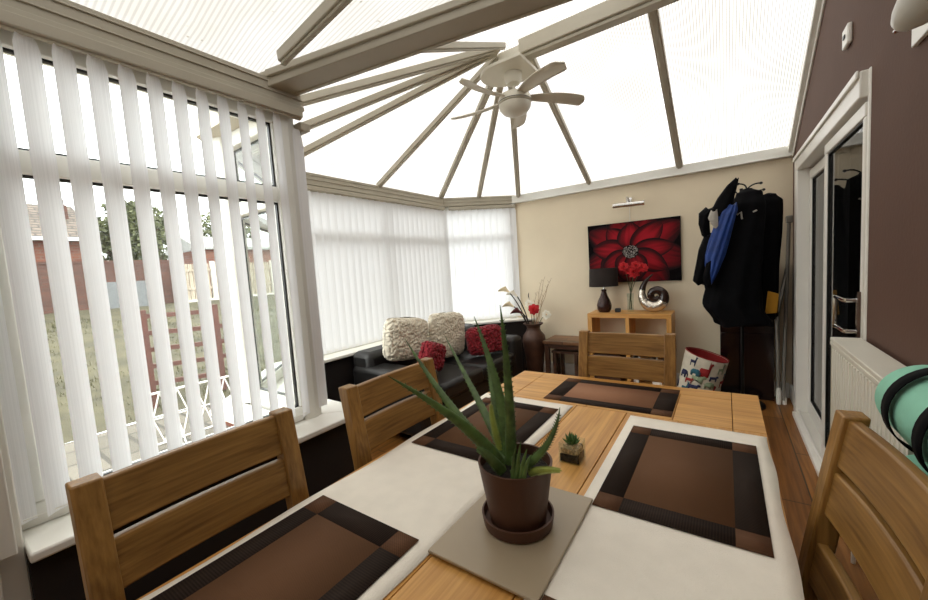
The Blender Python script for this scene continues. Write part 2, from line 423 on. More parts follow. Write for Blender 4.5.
# glazing: frames, transom, mullions, panes
def window(i, n, mull, d0=-.035, d1=.035, zb=.70, zt=EZ, tr=(1.745, 1.815)):
    a, b = G[i], G[i+1]; L = (b-a).length; t = (b-a).normalized(); nn = V((t.y, -t.x))
    f = MB()
    def bb(s0, s1, z0, z1, e0=d0, e1=d1):
        p = [a+t*s0+nn*e0, a+t*s1+nn*e0, a+t*s1+nn*e1, a+t*s0+nn*e1]; f.prism([(q.x, q.y) for q in p], z0, z1)
    W = .062
    bb(0, L, zb, zb+.07); bb(0, L, zt-.075, zt); bb(0, W, zb+.07, zt-.075); bb(L-W, L, zb+.07, zt-.075)
    bb(W, L-W, tr[0], tr[1])
    for s in mull: bb(s-W/2, s+W/2, zb+.07, tr[0]); bb(s-W/2, s+W/2, tr[1], zt-.075)
    o = struct(f, 'window_%d' % n, M['upvc'], bevel=.006)
    g = MB(); p = [a+t*W+nn*-.004, a+t*(L-W)+nn*-.004, a+t*(L-W)+nn*.004, a+t*W+nn*.004]
    g.prism([(q.x, q.y) for q in p], zb+.07, zt-.075)
    g.build('pane', M['glass'], o)
    # black gaskets round the panes
    ga = MB()
    xs = [W]+[m for m in mull]+[L-W]
    f2 = f
    for s0, s1 in zip(xs, xs[1:]):
        s0 = s0+(W/2 if s0 != W else 0); s1 = s1-(W/2 if s1 != L-W else 0)
        for z0, z1 in ((zb+.07, tr[0]), (tr[1], zt-.075)):
            for q0, q1, y0, y1 in ((s0, s1, z0, z0+.008), (s0, s1, z1-.008, z1), (s0, s0+.008, z0, z1), (s1-.008, s1, z0, z1)):
                p = [a+t*q0+nn*.004, a+t*q1+nn*.004, a+t*q1+nn*.02, a+t*q0+nn*.02]
                ga.prism([(q.x, q.y) for q in p], y0, y1)
    ga.build('gasket', M['black'], o)
    return o
window(0, 1, []); window(1, 2, []); window(2, 3, []); window(3, 4, [1.12]); window(4, 5, [])
# corner posts
for i in range(1, 5):
    c = G[i]; struct(MB().lathe([(.06, .70), (.06, EZ)], (c.x, c.y, 0), 8, closed=True), 'trim_%d' % k, M['upvc'], smooth=20); k += 1
struct(MB().box((-1.80, 1.0, .70), (-1.695, 1.075, EZ)), 'trim_%d' % k, M['beam'], bevel=.006); k += 1
# eaves beams
for i in range(5):
    e = MB(); e.prism(seg(i, -.12, .075), EZ, 2.285); e.prism(seg(i, .075, .083), EZ, 2.20); e.prism(seg(i, .075, .081), 2.225, 2.232); e.prism(seg(i, .075, .081), 2.262, 2.269)
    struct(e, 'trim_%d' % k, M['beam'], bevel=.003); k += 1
struct(MB().box((-1.85, YN, EZ), (-1.655, .0999, 2.285)), 'trim_%d' % k, M['beam']); k += 1
e = MB().box((-2.25, YF-.045, EZ), (XR, YF+.1, 2.275)); e.box((-2.25, YF-.055, EZ), (XR, YF-.045, 2.195))
struct(e, 'trim_%d' % k, M['upvc'], bevel=.004); k += 1

# ---- roof
HUB = V((-1.37, 2.80, 3.10))
RB, RZ = 2.80, 3.10
A0 = V((-1.70, 1.07, 2.31)); A1 = V((-.47, 1.69, 2.555)); AE = A0+(A1-A0)*((XR+.05-A0.x)/(A1.x-A0.x))
P1 = V((-2.95, 3.90, 2.28)); P2 = V((-2.20, YF, 2.28)); P4 = V((-2.95, 1.70, 2.28)); P5 = V((-2.27, 1.05, 2.28))
def lean(x, y): return 2.285 + .16*(x+1.70)
def sheet(name, pts, mat, th=.025):
    mb = MB(); vs = [mb.bm.verts.new(p) for p in pts]; mb._f(vs)
    bmesh.ops.triangulate(mb.bm, faces=mb.bm.faces[:])
    o = struct(mb, name, mat, smooth=0); return o
sheet('ceiling', [V((XR+.05, RB, RZ+.05)), HUB+V((0, 0, .05)), P2+V((0, .05, 0)), V((XR+.05, YF+.05, 2.26))], M['pc_y'])
sheet('ceiling', [HUB+V((0, 0, .05)), P2+V((0, .05, 0)), P1+V((-.05, .05, 0))], M['pc_y'])
sheet('ceiling', [HUB+V((0, 0, .05)), P1+V((-.05, .05, 0)), P4+V((-.05, -.05, 0))], M['pc_bay'])
sheet('ceiling', [HUB+V((0, 0, .05)), P4+V((-.05, -.05, 0)), P5+V((0, -.05, 0))], M['pc_bay'])
sheet('ceiling', [HUB+V((0, 0, .05)), P5+V((0, -.05, 0)), A0+V((0, 0, .03)), AE+V((0, 0, .05)), V((XR+.05, RB, RZ+.05))], M['pc_y'])
sheet('ceiling', [V((-1.78, YN, lean(-1.78, 0)+.02)), V((XR+.05, YN, lean(XR, 0)+.02)), AE+V((0, 0, .04)), A0+V((0, 0, .02)), V((-1.78, .9, lean(-1.78, 0)+.02))], M['pc_x'])
def rafter(a, b, w=.05, h=.042, cap=True):
    global k
    a, b = V(a), V(b); mb = MB().bar(a, b, w, h)
    d = (b-a).normalized(); side = d.cross(V((0, 0, 1))).normalized(); u = side.cross(d)
    mb.bar(a-u*(h/2+.005), b-u*(h/2+.005), w*.55, .012)
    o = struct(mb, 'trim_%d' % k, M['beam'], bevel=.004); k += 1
    return o
Hb = HUB+V((0, 0, -.02))
def spoke(foot, r=.10, w=.05):
    d = V((foot[0]-Hb.x, foot[1]-Hb.y, 0)).normalized()
    rafter(Hb+V((d.x*r, d.y*r, -.03)), foot, w)
spoke((-2.92, 3.84, 2.29), w=.055); spoke((-2.57, 4.18, 2.29)); spoke((-2.155, YF-.03, 2.27), w=.055)
spoke((-2.92, 2.80, 2.29)); spoke((-2.92, 1.72, 2.29), w=.055); spoke((-2.60, 1.38, 2.29)); spoke((-2.27, 1.08, 2.29), w=.055)
rafter((-1.25, 2.86, 3.06), (-1.264, YF-.03, 2.27)); rafter((-.38, 2.80, 3.07), (-.367, YF-.03, 2.27), .06)
rafter((-1.36, 2.70, 3.04), (-1.17, 1.42, 2.42), .035, .035)
rafter((-.40, 2.76, 3.06), (-.40, 1.80, 2.55))
# ridge beam, valley beam, lean-to rafters and the flashing against the house
rb = MB().box((-1.26, RB-.06, RZ-.14), (XR, RB+.06, RZ-.035)); rb.box((-1.26, RB-.04, RZ-.165), (XR, RB+.04, RZ-.14))
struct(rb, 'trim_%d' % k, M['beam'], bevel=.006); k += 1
rd = V((-1, 0, 0))
vb = MB(); dv = (AE-A0).normalized(); sv = dv.cross(V((0, 0, 1))).normalized()
vb.bar(A0+sv*.045-dv*.06+V((0, 0, -.035)), AE+sv*.075+V((0, 0, -.035)), .12, .07); vb.bar(A0-sv*.012-dv*.04+V((0, 0, -.05)), AE-sv*.005+V((0, 0, -.05)), .024, .05)
vb.bar(A0+sv*.112+V((0, 0, -.02)), AE+sv*.14+V((0, 0, -.02)), .016, .03)
struct(vb, 'trim_%d' % k, M['beam'], bevel=.004); k += 1
for y in (.955, -.35, -1.2):
    x0 = -1.62 if y < .9 else -1.50
    rafter((x0, y, lean(x0, y)-.02), (XR, y, lean(XR, y)-.02), .04, .045)
vg = MB().bar((XR-.02, RB, RZ-.02), (XR-.02, YF-.05, 2.235), .04, .045); vg.bar((XR-.006, RB, RZ-.05), (XR-.006, YF-.05, 2.195), .012, .06)
struct(vg, 'trim_%d' % k, M['upvc'], bevel=.004); k += 1
struct(MB().bar((XR-.02, YN, lean(XR, 0)-.02), (XR-.02, AE.y, lean(XR, 0)-.02), .04, .05), 'trim_%d' % k, M['upvc']); k += 1

# baseboards
bb = MB().box((-2.2, YF-.018, 0), (XR-.02, YF, .13)); bb.box((-2.2, YF-.012, .13), (XR-.02, YF, .14))
struct(bb, 'baseboard_far', M['white'], bevel=.003)
struct(MB().box((XR-.018, YN, 0), (XR, DY0-.02, .13)), 'baseboard_house', M['white'], bevel=.003)
struct(MB().box((XR-.018, DY1+.02, 0), (XR, YF-.02, .13)), 'baseboard_corner', M['white'], bevel=.003)

# ---- door to the house
d = MB()
AX = XR-.03
d.box((XR-.006, DY0-.005, 0), (XR+.1, DY0+.022, DZ-.001)); d.box((AX, DY1-.09, 0), (XR+.1, DY1+.03, DZ)); d.box((AX, DY0+.022, DZ-.11), (XR+.1, DY1-.09, DZ+.0))
d.box((AX-.012, DY0+.022, DZ-.03), (AX, DY1+.03, DZ+.004))
d.box((AX-.02, DY0+.022, -.01), (XR+.12, DY1-.09, .03)); d.box((AX+.01, DY0+.06, .03), (AX+.025, DY1-.09, .05))
door = struct(d, 'door_1', M['white'], bevel=.006)
def leaf(y0, y1, x, nm, W=.07, WR=None):
    WR = WR or W
    f = MB(); z0, z1 = .05, DZ-.13
    f.box((x, y0, z0), (x+.05, y1, z0+.10)); f.box((x, y0, z1-W), (x+.05, y1, z1)); f.box((x, y0, z0+.10), (x+.05, y0+WR, z1-W)); f.box((x, y1-W, z0+.10), (x+.05, y1, z1-W))
    o = f.build(nm, M['white'], door, bevel=.006)
    MB().box((x+.018, y0+WR, z0+.10), (x+.03, y1-W, z1-W)).build('glass_pane', M['doorglass'], o)
    gk = MB()
    for a, b in (((x+.008, y0+WR, z0+.10), (x+.018, y0+WR+.008, z1-W)), ((x+.008, y1-W-.008, z0+.10), (x+.018, y1-W, z1-W)), ((x+.008, y0+W, z1-W-.008), (x+.018, y1-W, z1-W)), ((x+.008, y0+W, z0+.10), (x+.018, y1-W, z0+.108))): gk.box(a, b)
    gk.build('gasket', M['black'], o)
    return o
lf = leaf(DY0+.023, 3.13, XR-.012, 'door_leaf', .06, .03)
leaf(3.10, DY1-.092, XR+.045, 'door_leaf')
hz = 1.06
h = MB(); h.box((XR-.024, 2.336, hz-.11), (XR-.0125, 2.360, hz+.11))
for dz in (.07, -.07): h.tube([(XR-.014, 2.348, hz+dz), (XR-.055, 2.35, hz+dz), (XR-.06, 2.37, hz+dz), (XR-.06, 2.53, hz+dz)], .009, 10)
h.tube([(XR-.06, 2.53, hz+.08), (XR-.06, 2.53, hz-.08)], .009, 10)
tag(h.build('door_handle', M['chrome'], lf), 'chrome pull handle')
# dim hall behind the door
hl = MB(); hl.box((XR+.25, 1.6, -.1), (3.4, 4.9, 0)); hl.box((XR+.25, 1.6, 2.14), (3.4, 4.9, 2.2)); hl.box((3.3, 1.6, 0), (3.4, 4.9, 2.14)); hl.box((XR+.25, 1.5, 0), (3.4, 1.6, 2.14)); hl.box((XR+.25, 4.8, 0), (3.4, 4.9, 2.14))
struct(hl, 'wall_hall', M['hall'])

# ------------------------------------------------------------------ blinds
def slat_bm(c, ang, z0, z1, w=.089, bulge=.006):
    mb = MB(); u = V((math.cos(ang), math.sin(ang), 0)); nn = V((-u.y, u.x, 0))
    pts = []
    for q in range(7):
        s = q/6-.5; pts.append(V((c[0], c[1], 0))+u*(s*w)+nn*(bulge*(1-4*s*s)))
    def taper(p, z, f): 
        return V((c[0]+(p.x-c[0])*f, c[1]+(p.y-c[1])*f, z))
    rows = [(z0, 1), (z0+.02, 1), (z1-.035, 1), (z1-.008, .8), (z1+.004, .55)]
    g = [[mb.bm.verts.new(taper(p, z, f)) for p in pts] for z, f in rows]
    for a, b in zip(g, g[1:]):
        for q in range(6): mb._f([a[q], a[q+1], b[q+1], b[q]])
    return mb
def blind(name, label, p0, p1, pts, ang, zt, zb, w, group='vertical blinds', hr=.045):
    o = thing(name, label, 'blind', (pts[0][0], pts[0][1], zb), 0, group)
    p0, p1 = V((p0[0], p0[1], zt+.02)), V((p1[0], p1[1], zt+.02))
    mb = MB().bar(p0, p1, hr, .036); dd = (p1-p0).normalized()
    mb.bar(p0+V((0, 0, -.02)), p1+V((0, 0, -.02)), hr*.55, .008)
    mb.build('headrail', M['beam'], o, bevel=.003)
    for p, a in pts:
        pass
    return o
def make_blind(name, label, p0, p1, slats, zt, zb, w, hr=.045, fold=.0):
    o = thing(name, label, 'blind', (slats[0][0], slats[0][1], zb))
    a, b = V((p0[0], p0[1], zt+.02)), V((p1[0], p1[1], zt+.02))
    MB().bar(a, b, hr, .036).bar(a+V((0, 0, -.02)), b+V((0, 0, -.02)), hr*.5, .008).build('headrail', M['beam'], o, bevel=.003)
    for x, y, an in slats:
        slat_bm((x, y), an, zb+random.uniform(-.003, .003), zt, w).build('slat', M['slat'], o, smooth=0)
    ch = MB()
    for (x, y, an), (x2, y2, an2) in zip(slats, slats[1:]):
        ch.bar((x, y, zb+.012), (x2, y2, zb+.012), .003, .003)
    ch.build('bead_chain', M['white'], o)
    return o
sl = [(-1.655, .182+.0745*i, math.radians(90+32+random.uniform(-2, 2))) for i in range(12)]
sl = [(-1.655, .108, math.radians(122))]+sl
make_blind('vertical_blind', 'white vertical blind with open slats over the garden window on the left', (-1.645, .09), (-1.645, 1.115), sl, 2.135, .735, .068)
sl = [(-1.665-.03*i, 1.100+.021*i, math.radians(96-3*i)) for i in range(4)]+[(-1.80-.025*i, 1.14, math.radians(90)) for i in range(3)]
make_blind('vertical_blind', 'white vertical blind bunched up at the corner post', (-1.65, 1.14), (-2.20, 1.14), sl, 2.09, .745, .052, .05)
n = 26
sl = [(-2.885, 1.86+(3.83-1.86)*i/(n-1), math.radians(90-20)) for i in range(n)]
make_blind('vertical_blind', 'long closed white vertical blind behind the black sofa', (-2.885, 1.80), (-2.885, 3.83), sl, 2.13, .725, .089)
a, b = V((-2.88, 3.865)), V((-2.215, 4.472)); t = (b-a).normalized(); an = math.atan2(t.y, t.x)
sl = [(a.x+(b.x-a.x)*(i+.5)/11, a.y+(b.y-a.y)*(i+.5)/11, an-math.radians(20)) for i in range(11)]
make_blind('vertical_blind', 'short closed white vertical blind beside the floor vase and beige wall', (a.x+.03, a.y+.03), (b.x, b.y), sl, 2.13, .725, .089)

# ------------------------------------------------------------------ dining table
TX0, TX1, TY0, TY1, TZ = -.985, .113, -.30, 2.0, .76
tb = thing('dining_table', 'large rectangular oak dining table in the foreground', 'table', (-.43, .85, 0))
top = MB(); g = .0012
yb = 1.578
def board(x0, x1, y0, y1): top.box((x0+g, y0+g, TZ-.035), (x1-g, y1-g, TZ))
board(TX0, -.85, yb, TY1); board(.018, TX1, yb, TY1); board(-.85, .018, 1.895, TY1); 
board(-.85, -.50, yb, 1.895); board(-.50, -.17, yb, 1.895); board(-.17, .018, yb, 1.895)
xs = [TX0, -.85, -.70, -.535, -.332, -.15, .018, TX1]
o_top = top.build('table_top', [M['oakx']], tb, bevel=.0015)
mt = MB(); mt_b = [(x0, x1) for x0, x1 in zip(xs, xs[1:])]
for x0, x1 in mt_b: mt.box((x0+g, TY0, TZ-.035), (x1-g, yb-g, TZ))
mt.build('table_top', M['oaky'], tb, bevel=.0015)
un = MB().box((TX0+.01, TY0+.01, TZ-.04), (TX1-.01, TY1-.01, TZ-.0345)); un.build('under_panel', M['darkwood'], tb)
ap = MB(); ap.box((TX0+.06, TY0+.06, TZ-.13), (TX1-.06, TY0+.085, TZ-.04)); ap.box((TX0+.06, TY1-.085, TZ-.13), (TX1-.06, TY1-.06, TZ-.04)); ap.box((TX0+.06, TY0+.06, TZ-.13), (TX0+.085, TY1-.06, TZ-.04)); ap.box((TX1-.085, TY0+.06, TZ-.13), (TX1-.06, TY1-.06, TZ-.04))
ap.build('apron', M['oaky'], tb, bevel=.002)
for x in (TX0+.03, TX1-.11):
    for y in (TY0+.03, TY1-.11): MB().box((x, y, 0), (x+.08, y+.08, TZ-.04)).build('leg', M['oakz'], tb, bevel=.004)

def runner(x0, x1, y0, y1, label, wav, skew=0):
    z = TZ+.0006
    mb = MB(); nx, ny = 14, 60
    def f(u, v):
        x = x0+(x1-x0)*u; y = y0+(y1-y0)*v
        edge = (1 if u < .01 else 0)*wav*math.sin(v*23+.6)*.006 + (1 if u > .99 else 0)*.003*math.sin(v*31)
        rip = .0016*max(0, noise.noise(V((x*5, y*2.2, 3.1)))) + .0010*max(0, math.sin(y*38+x*6+2*noise.noise(V((x*3, y*2, 0)))))*(1-u)*u*2
        yy = y + (.012*(u-.5)*skew if v > .99 else 0)
        return V((x+edge, yy, z+.0022+rip))
    mb.grid(f, nx, ny)
    return single(mb, 'table_runner', M['cream_cloth'], label, 'table runner', smooth=0, solid=.0025)
runner(-.972, -.543, -.28, 1.555, 'cream cloth table runner along the left side of the oak table', 1)
runner(-.312, .110, -.28, 1.545, 'cream cloth table runner along the right side of the oak table', 0, -.6)

def placemat(x0, x1, y0, y1, z, label, centre='mat_mid', bw=.085, bwy=None):
    bwy = bwy or bw
    mb = MB(); t = .002
    xs = [x0, x0+bw, x1-bw, x1]; ys = [y0, y0+bwy, y1-bwy, y1]
    for i in range(3):
        for j in range(3):
            mb.mi = 0 if (i == 1 and j == 1) else (3 if (i != 1 and j != 1) else (1 if i == 1 else 2))
            mb.box((xs[i], ys[j], z), (xs[i+1], ys[j+1], z+t))
    return single(mb, 'placemat', [M[centre], M['mat_dark'], M['mat_darky'], M['mat_corner']], label, 'placemat', 'brown placemats on the oak table', smooth=0)
zm = TZ+.0065
placemat(-.282, .076, .915, 1.445, zm, 'brown placemat on the right runner, beside the tiny glass-potted succulent', bw=.062)
placemat(-.282, .076, .085, .605, zm, 'brown placemat on the right runner at the bottom edge of the photo, nearest the viewer', bw=.062)
placemat(-.945, -.585, .07, .597, zm, 'brown placemat on the left runner in front of the nearest left chair', bw=.062)
placemat(-.943, -.583, .965, 1.485, zm, 'brown placemat on the left runner behind the potted aloe', bw=.062)
placemat(-.70, -.175, 1.60, 1.945, TZ+.0003, 'brown placemat on bare oak at the far end of the table', 'mat_rose', bw=.075, bwy=.06)
bd = MB().box((-.5415, .577, TZ+.0068), (-.2835, .930, TZ+.0138))
bo = single(bd, 'worktop_saver', M['taupe'], 'flat taupe square board under the aloe pot in the middle of the table', 'table mat', bevel=.002)

# ------------------------------------------------------------------ aloe
BZ = TZ+.014
PC = V((-.411, .758, BZ))
al = thing('potted_aloe', 'spiky green aloe in a brown pot and saucer on the taupe board', 'plant', PC)
MB().lathe([(.0, 0), (.076, 0), (.081, .004), (.085, .03), (.081, .031), (.077, .012), (0, .010)], PC, 48).build('saucer', M['pot'], al)
PH = .150
MB().lathe([(0, .011), (.060, .011), (.066, .016), (.0865, PH), (.087, PH+.003), (.082, PH+.003), (.079, PH-.02), (.0, PH-.022)], PC, 48).build('pot', M['pot'], al)
MB().lathe([(0, PH-.012), (.04, PH-.014), (.0785, PH-.02)], PC, 32).build('soil', M['soil'], al)
SZ = BZ+PH-.015
def aloe_leaf(b, c, t, w0, mat='aloe', flat=.42, seg=16, teeth=True):
    pts = bez(b, c, t, seg); mb = MB()
    R = [w0*(1-.12*(1-abs(1-2*min(1, i/seg*2)))*0)*(1-(i/seg)**1.6)**.9+.0006 for i in range(seg+1)]
    vdir = V((0, 0, CH))-V(b)
    mb.tube(pts, R, 10, flat, up=(vdir.x, vdir.y, vdir.z))
    if teeth:
        for i in range(1, seg*2-2):
            q = i/2; j = int(q); p = pts[j].lerp(pts[min(j+1, seg)], q-j); r = R[j]*(1-(q-j))+R[min(j+1, seg)]*(q-j)
            tg = (pts[min(j+1, seg)]-pts[j]).normalized(); u = vdir-tg*vdir.dot(tg); u.normalize(); s = tg.cross(u)
            for sg in (-1, 1):
                base = p+s*sg*r*.92
                mb.tube([base, base+s*sg*.0035+tg*.003], [.0016, .0003], 5)
    return mb.build('leaf', M[mat], al, smooth=60)
def lf_(bpx, cpx, tpx, yb_, yc_, yt_, w, mat='aloe', **kw):
    b = at(bpx[0]+(3 if bpx[0] < 512 else -1), bpx[1]+4, 1, yb_-.033); aloe_leaf(b, at(cpx[0]-1, cpx[1]+2, 1, yc_-.033), at(*tpx, 1, yt_-.033), w*.78, mat, **kw)
lf_((497, 462), (480, 425), (388, 376), .77, .72, .60, .021)
lf_((503, 459), (468, 436), (405, 339), .79, .78, .80, .020)
lf_((505, 456), (492, 422), (445, 336), .80, .84, .95, .017)
lf_((507, 460), (508, 400), (474, 316), .80, .82, .86, .021)
lf_((508, 460), (512, 385), (500, 305), .78, .76, .74, .017)
lf_((500, 452), (497, 405), (487, 360), .80, .83, .88, .016)
lf_((513, 470), (556, 452), (560, 407), .76, .75, .78, .012)
lf_((500, 468), (485, 446), (476, 449), .74, .70, .68, .014)
lf_((530, 469), (548, 466), (562, 471), .76, .75, .75, .008, 'aloe_pale')
lf_((498, 446), (492, 420), (491, 402), .80, .80, .80, .009, 'aloe_pale')
for dx, tx, ty, w in ((514, 516, 446, .006), (518, 521, 441, .007), (522, 527, 449, .007), (525, 531, 455, .006), (516, 512, 455, .005)):
    lf_((dx, 475), ((dx+tx)/2-1, 460), (tx, ty), .73, .73, .735, w, 'aloe', teeth=False)

# succulent in glass cube
S0 = V((-.402, 1.122, TZ+.0003))
su = thing('glass_cube_succulent', 'tiny succulent in a square glass pot of soil and gravel on bare oak', 'plant', S0)
gl = MB(); hw, hh, th = .032, .062, .0018
gl.box(S0+V((-hw, -hw, 0)), S0+V((hw, hw, .003)))
for a, b in (((-hw, -hw), (hw, -hw+th)), ((-hw, hw-th), (hw, hw)), ((-hw, -hw+th), (-hw+th, hw-th)), ((hw-th, -hw+th), (hw, hw-th))): gl.box(S0+V((*a, .003)), S0+V((*b, hh)))
gl.build('glass_pot', M['clear'], su)
q = hw-th-.0012
mb = MB().box(S0+V((-q, -q, .0036)), S0+V((q, q, .026)))
mb.build('soil', M['soil'], su)
mb = MB()
for i in range(150):
    side = i % 5; h_ = random.uniform(.028, .044); u_ = random.uniform(-q+.003, q-.003); e_ = q-.0034
    c = (V((u_, -e_, h_)), V((u_, e_, h_)), V((-e_, u_, h_)), V((e_, u_, h_)), V((u_, random.uniform(-q+.003, q-.003), .0445)))[side]
    r_ = random.uniform(.0024, .0034)
    mb.lathe([(0, -r_*.8), (r_*.8, -r_*.4), (r_, 0), (r_*.8, r_*.4), (0, r_*.8)], S0+c, 7)
mb.box(S0+V((-q+.004, -q+.004, .0262)), S0+V((q-.004, q-.004, .043)))
mb.build('gravel', M['pebble'], su, smooth=50)
for i in range(16):
    a = i*2.4; r = .006+.026*(i/16)**.7; zt = .088-.022*(i/16)
    b = S0+V((0, 0, .050)); tip = S0+V((r*math.cos(a)*1.05, r*math.sin(a)*1.05, zt+random.uniform(-.004, .004)))
    c = b.lerp(tip, .5)+V((.006*math.cos(a), .006*math.sin(a), -.002))
    mb = MB(); pts = bez(b, c, tip, 6); mb.tube(pts, [.003, .0055, .0065, .006, .0045, .0025, .0006], 7, .6); mb.build('leaf', M['succ'], su, smooth=60)

# ------------------------------------------------------------------ chairs
def make_chair(label):
    """back at y=0, seat towards +y"""
    t = thing('dining_chair', label, 'chair', (0, 0, 0), 0, 'oak dining chairs round the table')
    W = .235
    def backx(z): return 0 if z < .45 else -.085*((z-.45)/.55)**1.15     # lean
    zs = [0, .2, .45, .55, .65, .75, .85, .95, 1.0]
    for s in (-1, 1):
        mb = MB(); rings = []
        for z in zs:
            y = backx(z)+.085-.0*z
            d = .046 if z > .5 else .05
            rings.append([mb.bm.verts.new((s*W-s*i*.05, y+j, z)) for i, j in ((0, -d/2), (1, -d/2), (1, d/2), (0, d/2))])
        for a, b in zip(rings, rings[1:]):
            for q in range(4): mb._f([a[q], a[(q+1) % 4], b[(q+1) % 4], b[q]])
        mb._f(rings[0][::-1]); mb._f(rings[-1])
        mb.build('back_post', M['chairz'], t, bevel=.004)
        MB().box((s*W-(.045 if s > 0 else 0), .43, 0), (s*W+(.045 if s < 0 else 0), .475, .425)).build('front_leg', M['chairz'], t, bevel=.004)
    for z0, z1 in ((.882, .992), (.762, .868), (.585, .690)):
        mb = MB(); n_ = 12
        def ring(u):
            x = -W+.045+(2*W-.09)*u; bow = -.011*(1-(2*u-1)**2)
            vs = []
            for z, dy in ((z0, -.011), (z1, -.011), (z1, .011), (z0, .011)):
                vs.append(mb.bm.verts.new((x, backx(z)+.085+bow+.002+dy, z)))
            return vs
        R = [ring(i/n_) for i in range(n_+1)]
        for a, b in zip(R, R[1:]):
            for q in range(4): mb._f([a[q], a[(q+1) % 4], b[(q+1) % 4], b[q]])
        mb._f(R[0][::-1]); mb._f(R[-1])
        mb.build('back_rail', M['chairx'], t, bevel=.004)
    fr = MB(); fr.box((-W+.045, .435, .36), (W-.045, .465, .425)); fr.box((-W+.045, .07, .36), (W-.045, .10, .425))
    fr.box((-W+.008, .10, .36), (-W+.038, .435, .425)); fr.box((W-.038, .10, .36), (W-.008, .435, .425))
    fr.build('seat_frame', M['chairx'], t, bevel=.003)
    sp = MB(); sp.box((-W+.055, .112, .426), (W-.055, .112+.37, .475))
    sp.build('seat', M['seatpad'], t, bevel=.015)
    return t
c0 = make_chair('oak chair nearest the viewer on the left, in front of the garden window')
def put(o, x, y, rz): o.location = (x, y, 0); o.rotation_euler = (0, 0, rz)
put(c0, -1.09, .367, -PI/2)
c1 = copy_tree(c0); c1['label'] = 'oak chair on the left side of the table, in front of the black sofa'; put(c1, -1.09, 1.033, -PI/2)
c2 = copy_tree(c0); c2['label'] = 'oak chair at the far end of the table, in front of the cube shelf'; put(c2, -.435, 2.079, PI)
c3 = copy_tree(c0); c3['label'] = 'oak chair on the right side of the table, beside the rolled mint mats'; put(c3, .2525, .955, math.radians(95))

# ------------------------------------------------------------------ sofa
SX0, SX1, SY0, SY1 = -2.74, -1.90, 2.10, 3.86
so = thing('sofa', 'black leather two-seat sofa along the blinds', 'sofa', ((SX0+SX1)/2, 3.04, 0))
MB().box((SX0+.03, SY0+.04, .07), (SX1-.03, SY1-.04, .30)).build('base', M['leather'], so, bevel=.02)
MB().box((SX0, SY0+.03, .09), (SX0+.24, SY1-.03, .72)).build('backrest', M['leather'], so, bevel=.05)
for y0 in (SY0, SY1-.24): MB().box((SX0+.02, y0, .08), (SX1, y0+.24, .60)).build('armrest', M['leather'], so, bevel=.045)
ym = (SY0+SY1)/2
for y0, y1 in ((SY0+.243, ym-.004), (ym+.004, SY1-.243)):
    sc = MB().box((SX0+.245, y0, .301), (SX1+.02, y1, .455)); sc.build('seat_cushion', M['leather'], so, bevel=.04)
for x in (SX0+.08, SX1-.12):
    for y in (SY0+.08, SY1-.12): MB().box((x, y, 0), (x+.045, y+.045, .07)).build('foot', M['black'], so)

def shag(c, w, h, d, rx, ry, rz, mat, label, amp, freq, nm='cushion'):
    mb = MB(); mt_ = Matrix.Translation(c) @ Matrix.Rotation(rz, 4, 'Z') @ Matrix.Rotation(ry, 4, 'Y') @ Matrix.Rotation(rx, 4, 'X')
    n_ = 120
    def side(sg):
        def f(u, v):
            a, b = u*2-1, v*2-1
            e = max(0, (1-a**4)*(1-b**4))**.55
            x = a*w/2*(1-.10*abs(b)**5); z = b*h/2*(1-.10*abs(a)**5)+.012*noise.noise(V((a*1.5, 3*sg+c.y, 0))); y = sg*d/2*e
            p = V((x, y, z))
            nv = noise.voronoi(V((x*freq, y*freq, z*freq+5*sg)))[0][0]
            k2 = amp*math.sqrt(max(0, 1-min(1, nv*1.5)**2))*(.35+.65*min(1, e*3)) + amp*.5*noise.noise(p*14)
            nrm = V((a*.35, sg*.9, b*.35)).normalized()
            return mt_ @ (p+nrm*k2)
        return f
    mb.grid(side(1), n_, n_); mb.grid(side(-1), n_, n_)
    bmesh.ops.remove_doubles(mb.bm, verts=mb.bm.verts, dist=.004)
    return single(mb, nm, M[mat], label, 'cushion', smooth=0)
shag(V((-2.40, 2.50, .785)), .54, .38, .14, 0, math.radians(9), math.radians(90), 'shag_cream', 'cream shaggy cushion leaning over the left arm of the sofa', .015, 46)
shag(V((-2.38, 3.075, .718)), .55, .46, .15, 0, math.radians(6), math.radians(90), 'shag_cream', 'cream shaggy cushion in the middle of the sofa, between the two red cushions', .015, 46)
shag(V((-2.14, 2.535, .635)), .25, .24, .13, 0, math.radians(24), math.radians(84), 'shag_red', 'small red fluffy cushion leaning on the left cream cushion', .020, 44)
shag(V((-2.10, 3.36, .628)), .40, .29, .15, 0, math.radians(-4), math.radians(58), 'shag_red', 'larger red fluffy cushion at the right end of the sofa', .022, 40)

# ------------------------------------------------------------------ floor vase & flowers
VC = V((-1.92, 4.20, 0))
MBv = MB().lathe([(0, 0), (.085, 0), (.09, .02), (.10, .15), (.125, .36), (.14, .46), (.13, .53), (.088, .585), (.078, .615), (.085, .65), (.12, .672), (.12, .68), (.108, .68), (.074, .645), (.068, .60), (.06, .30), (0, .28)], VC, 40)
va = thing('floor_vase', 'tall brown floor vase between the sofa and the small dark table', 'vase', VC)
MBv.build('vase_body', M['vase'], va)
VM = VC+V((0, 0, .60))
def stem_pts(tip, b=None, bend=0):
    b = b or VM+V((random.uniform(-.02, .02), random.uniform(-.02, .02), -.25))
    rim = VC+V((0, 0, .67))
    m = V((rim.x+(tip.x-rim.x)*.25, rim.y+(tip.y-rim.y)*.25, .72+(tip.z-.67)*.2))
    m.x = max(VC.x-.06, min(VC.x+.06, m.x))
    return bez(b, m, tip, 14)
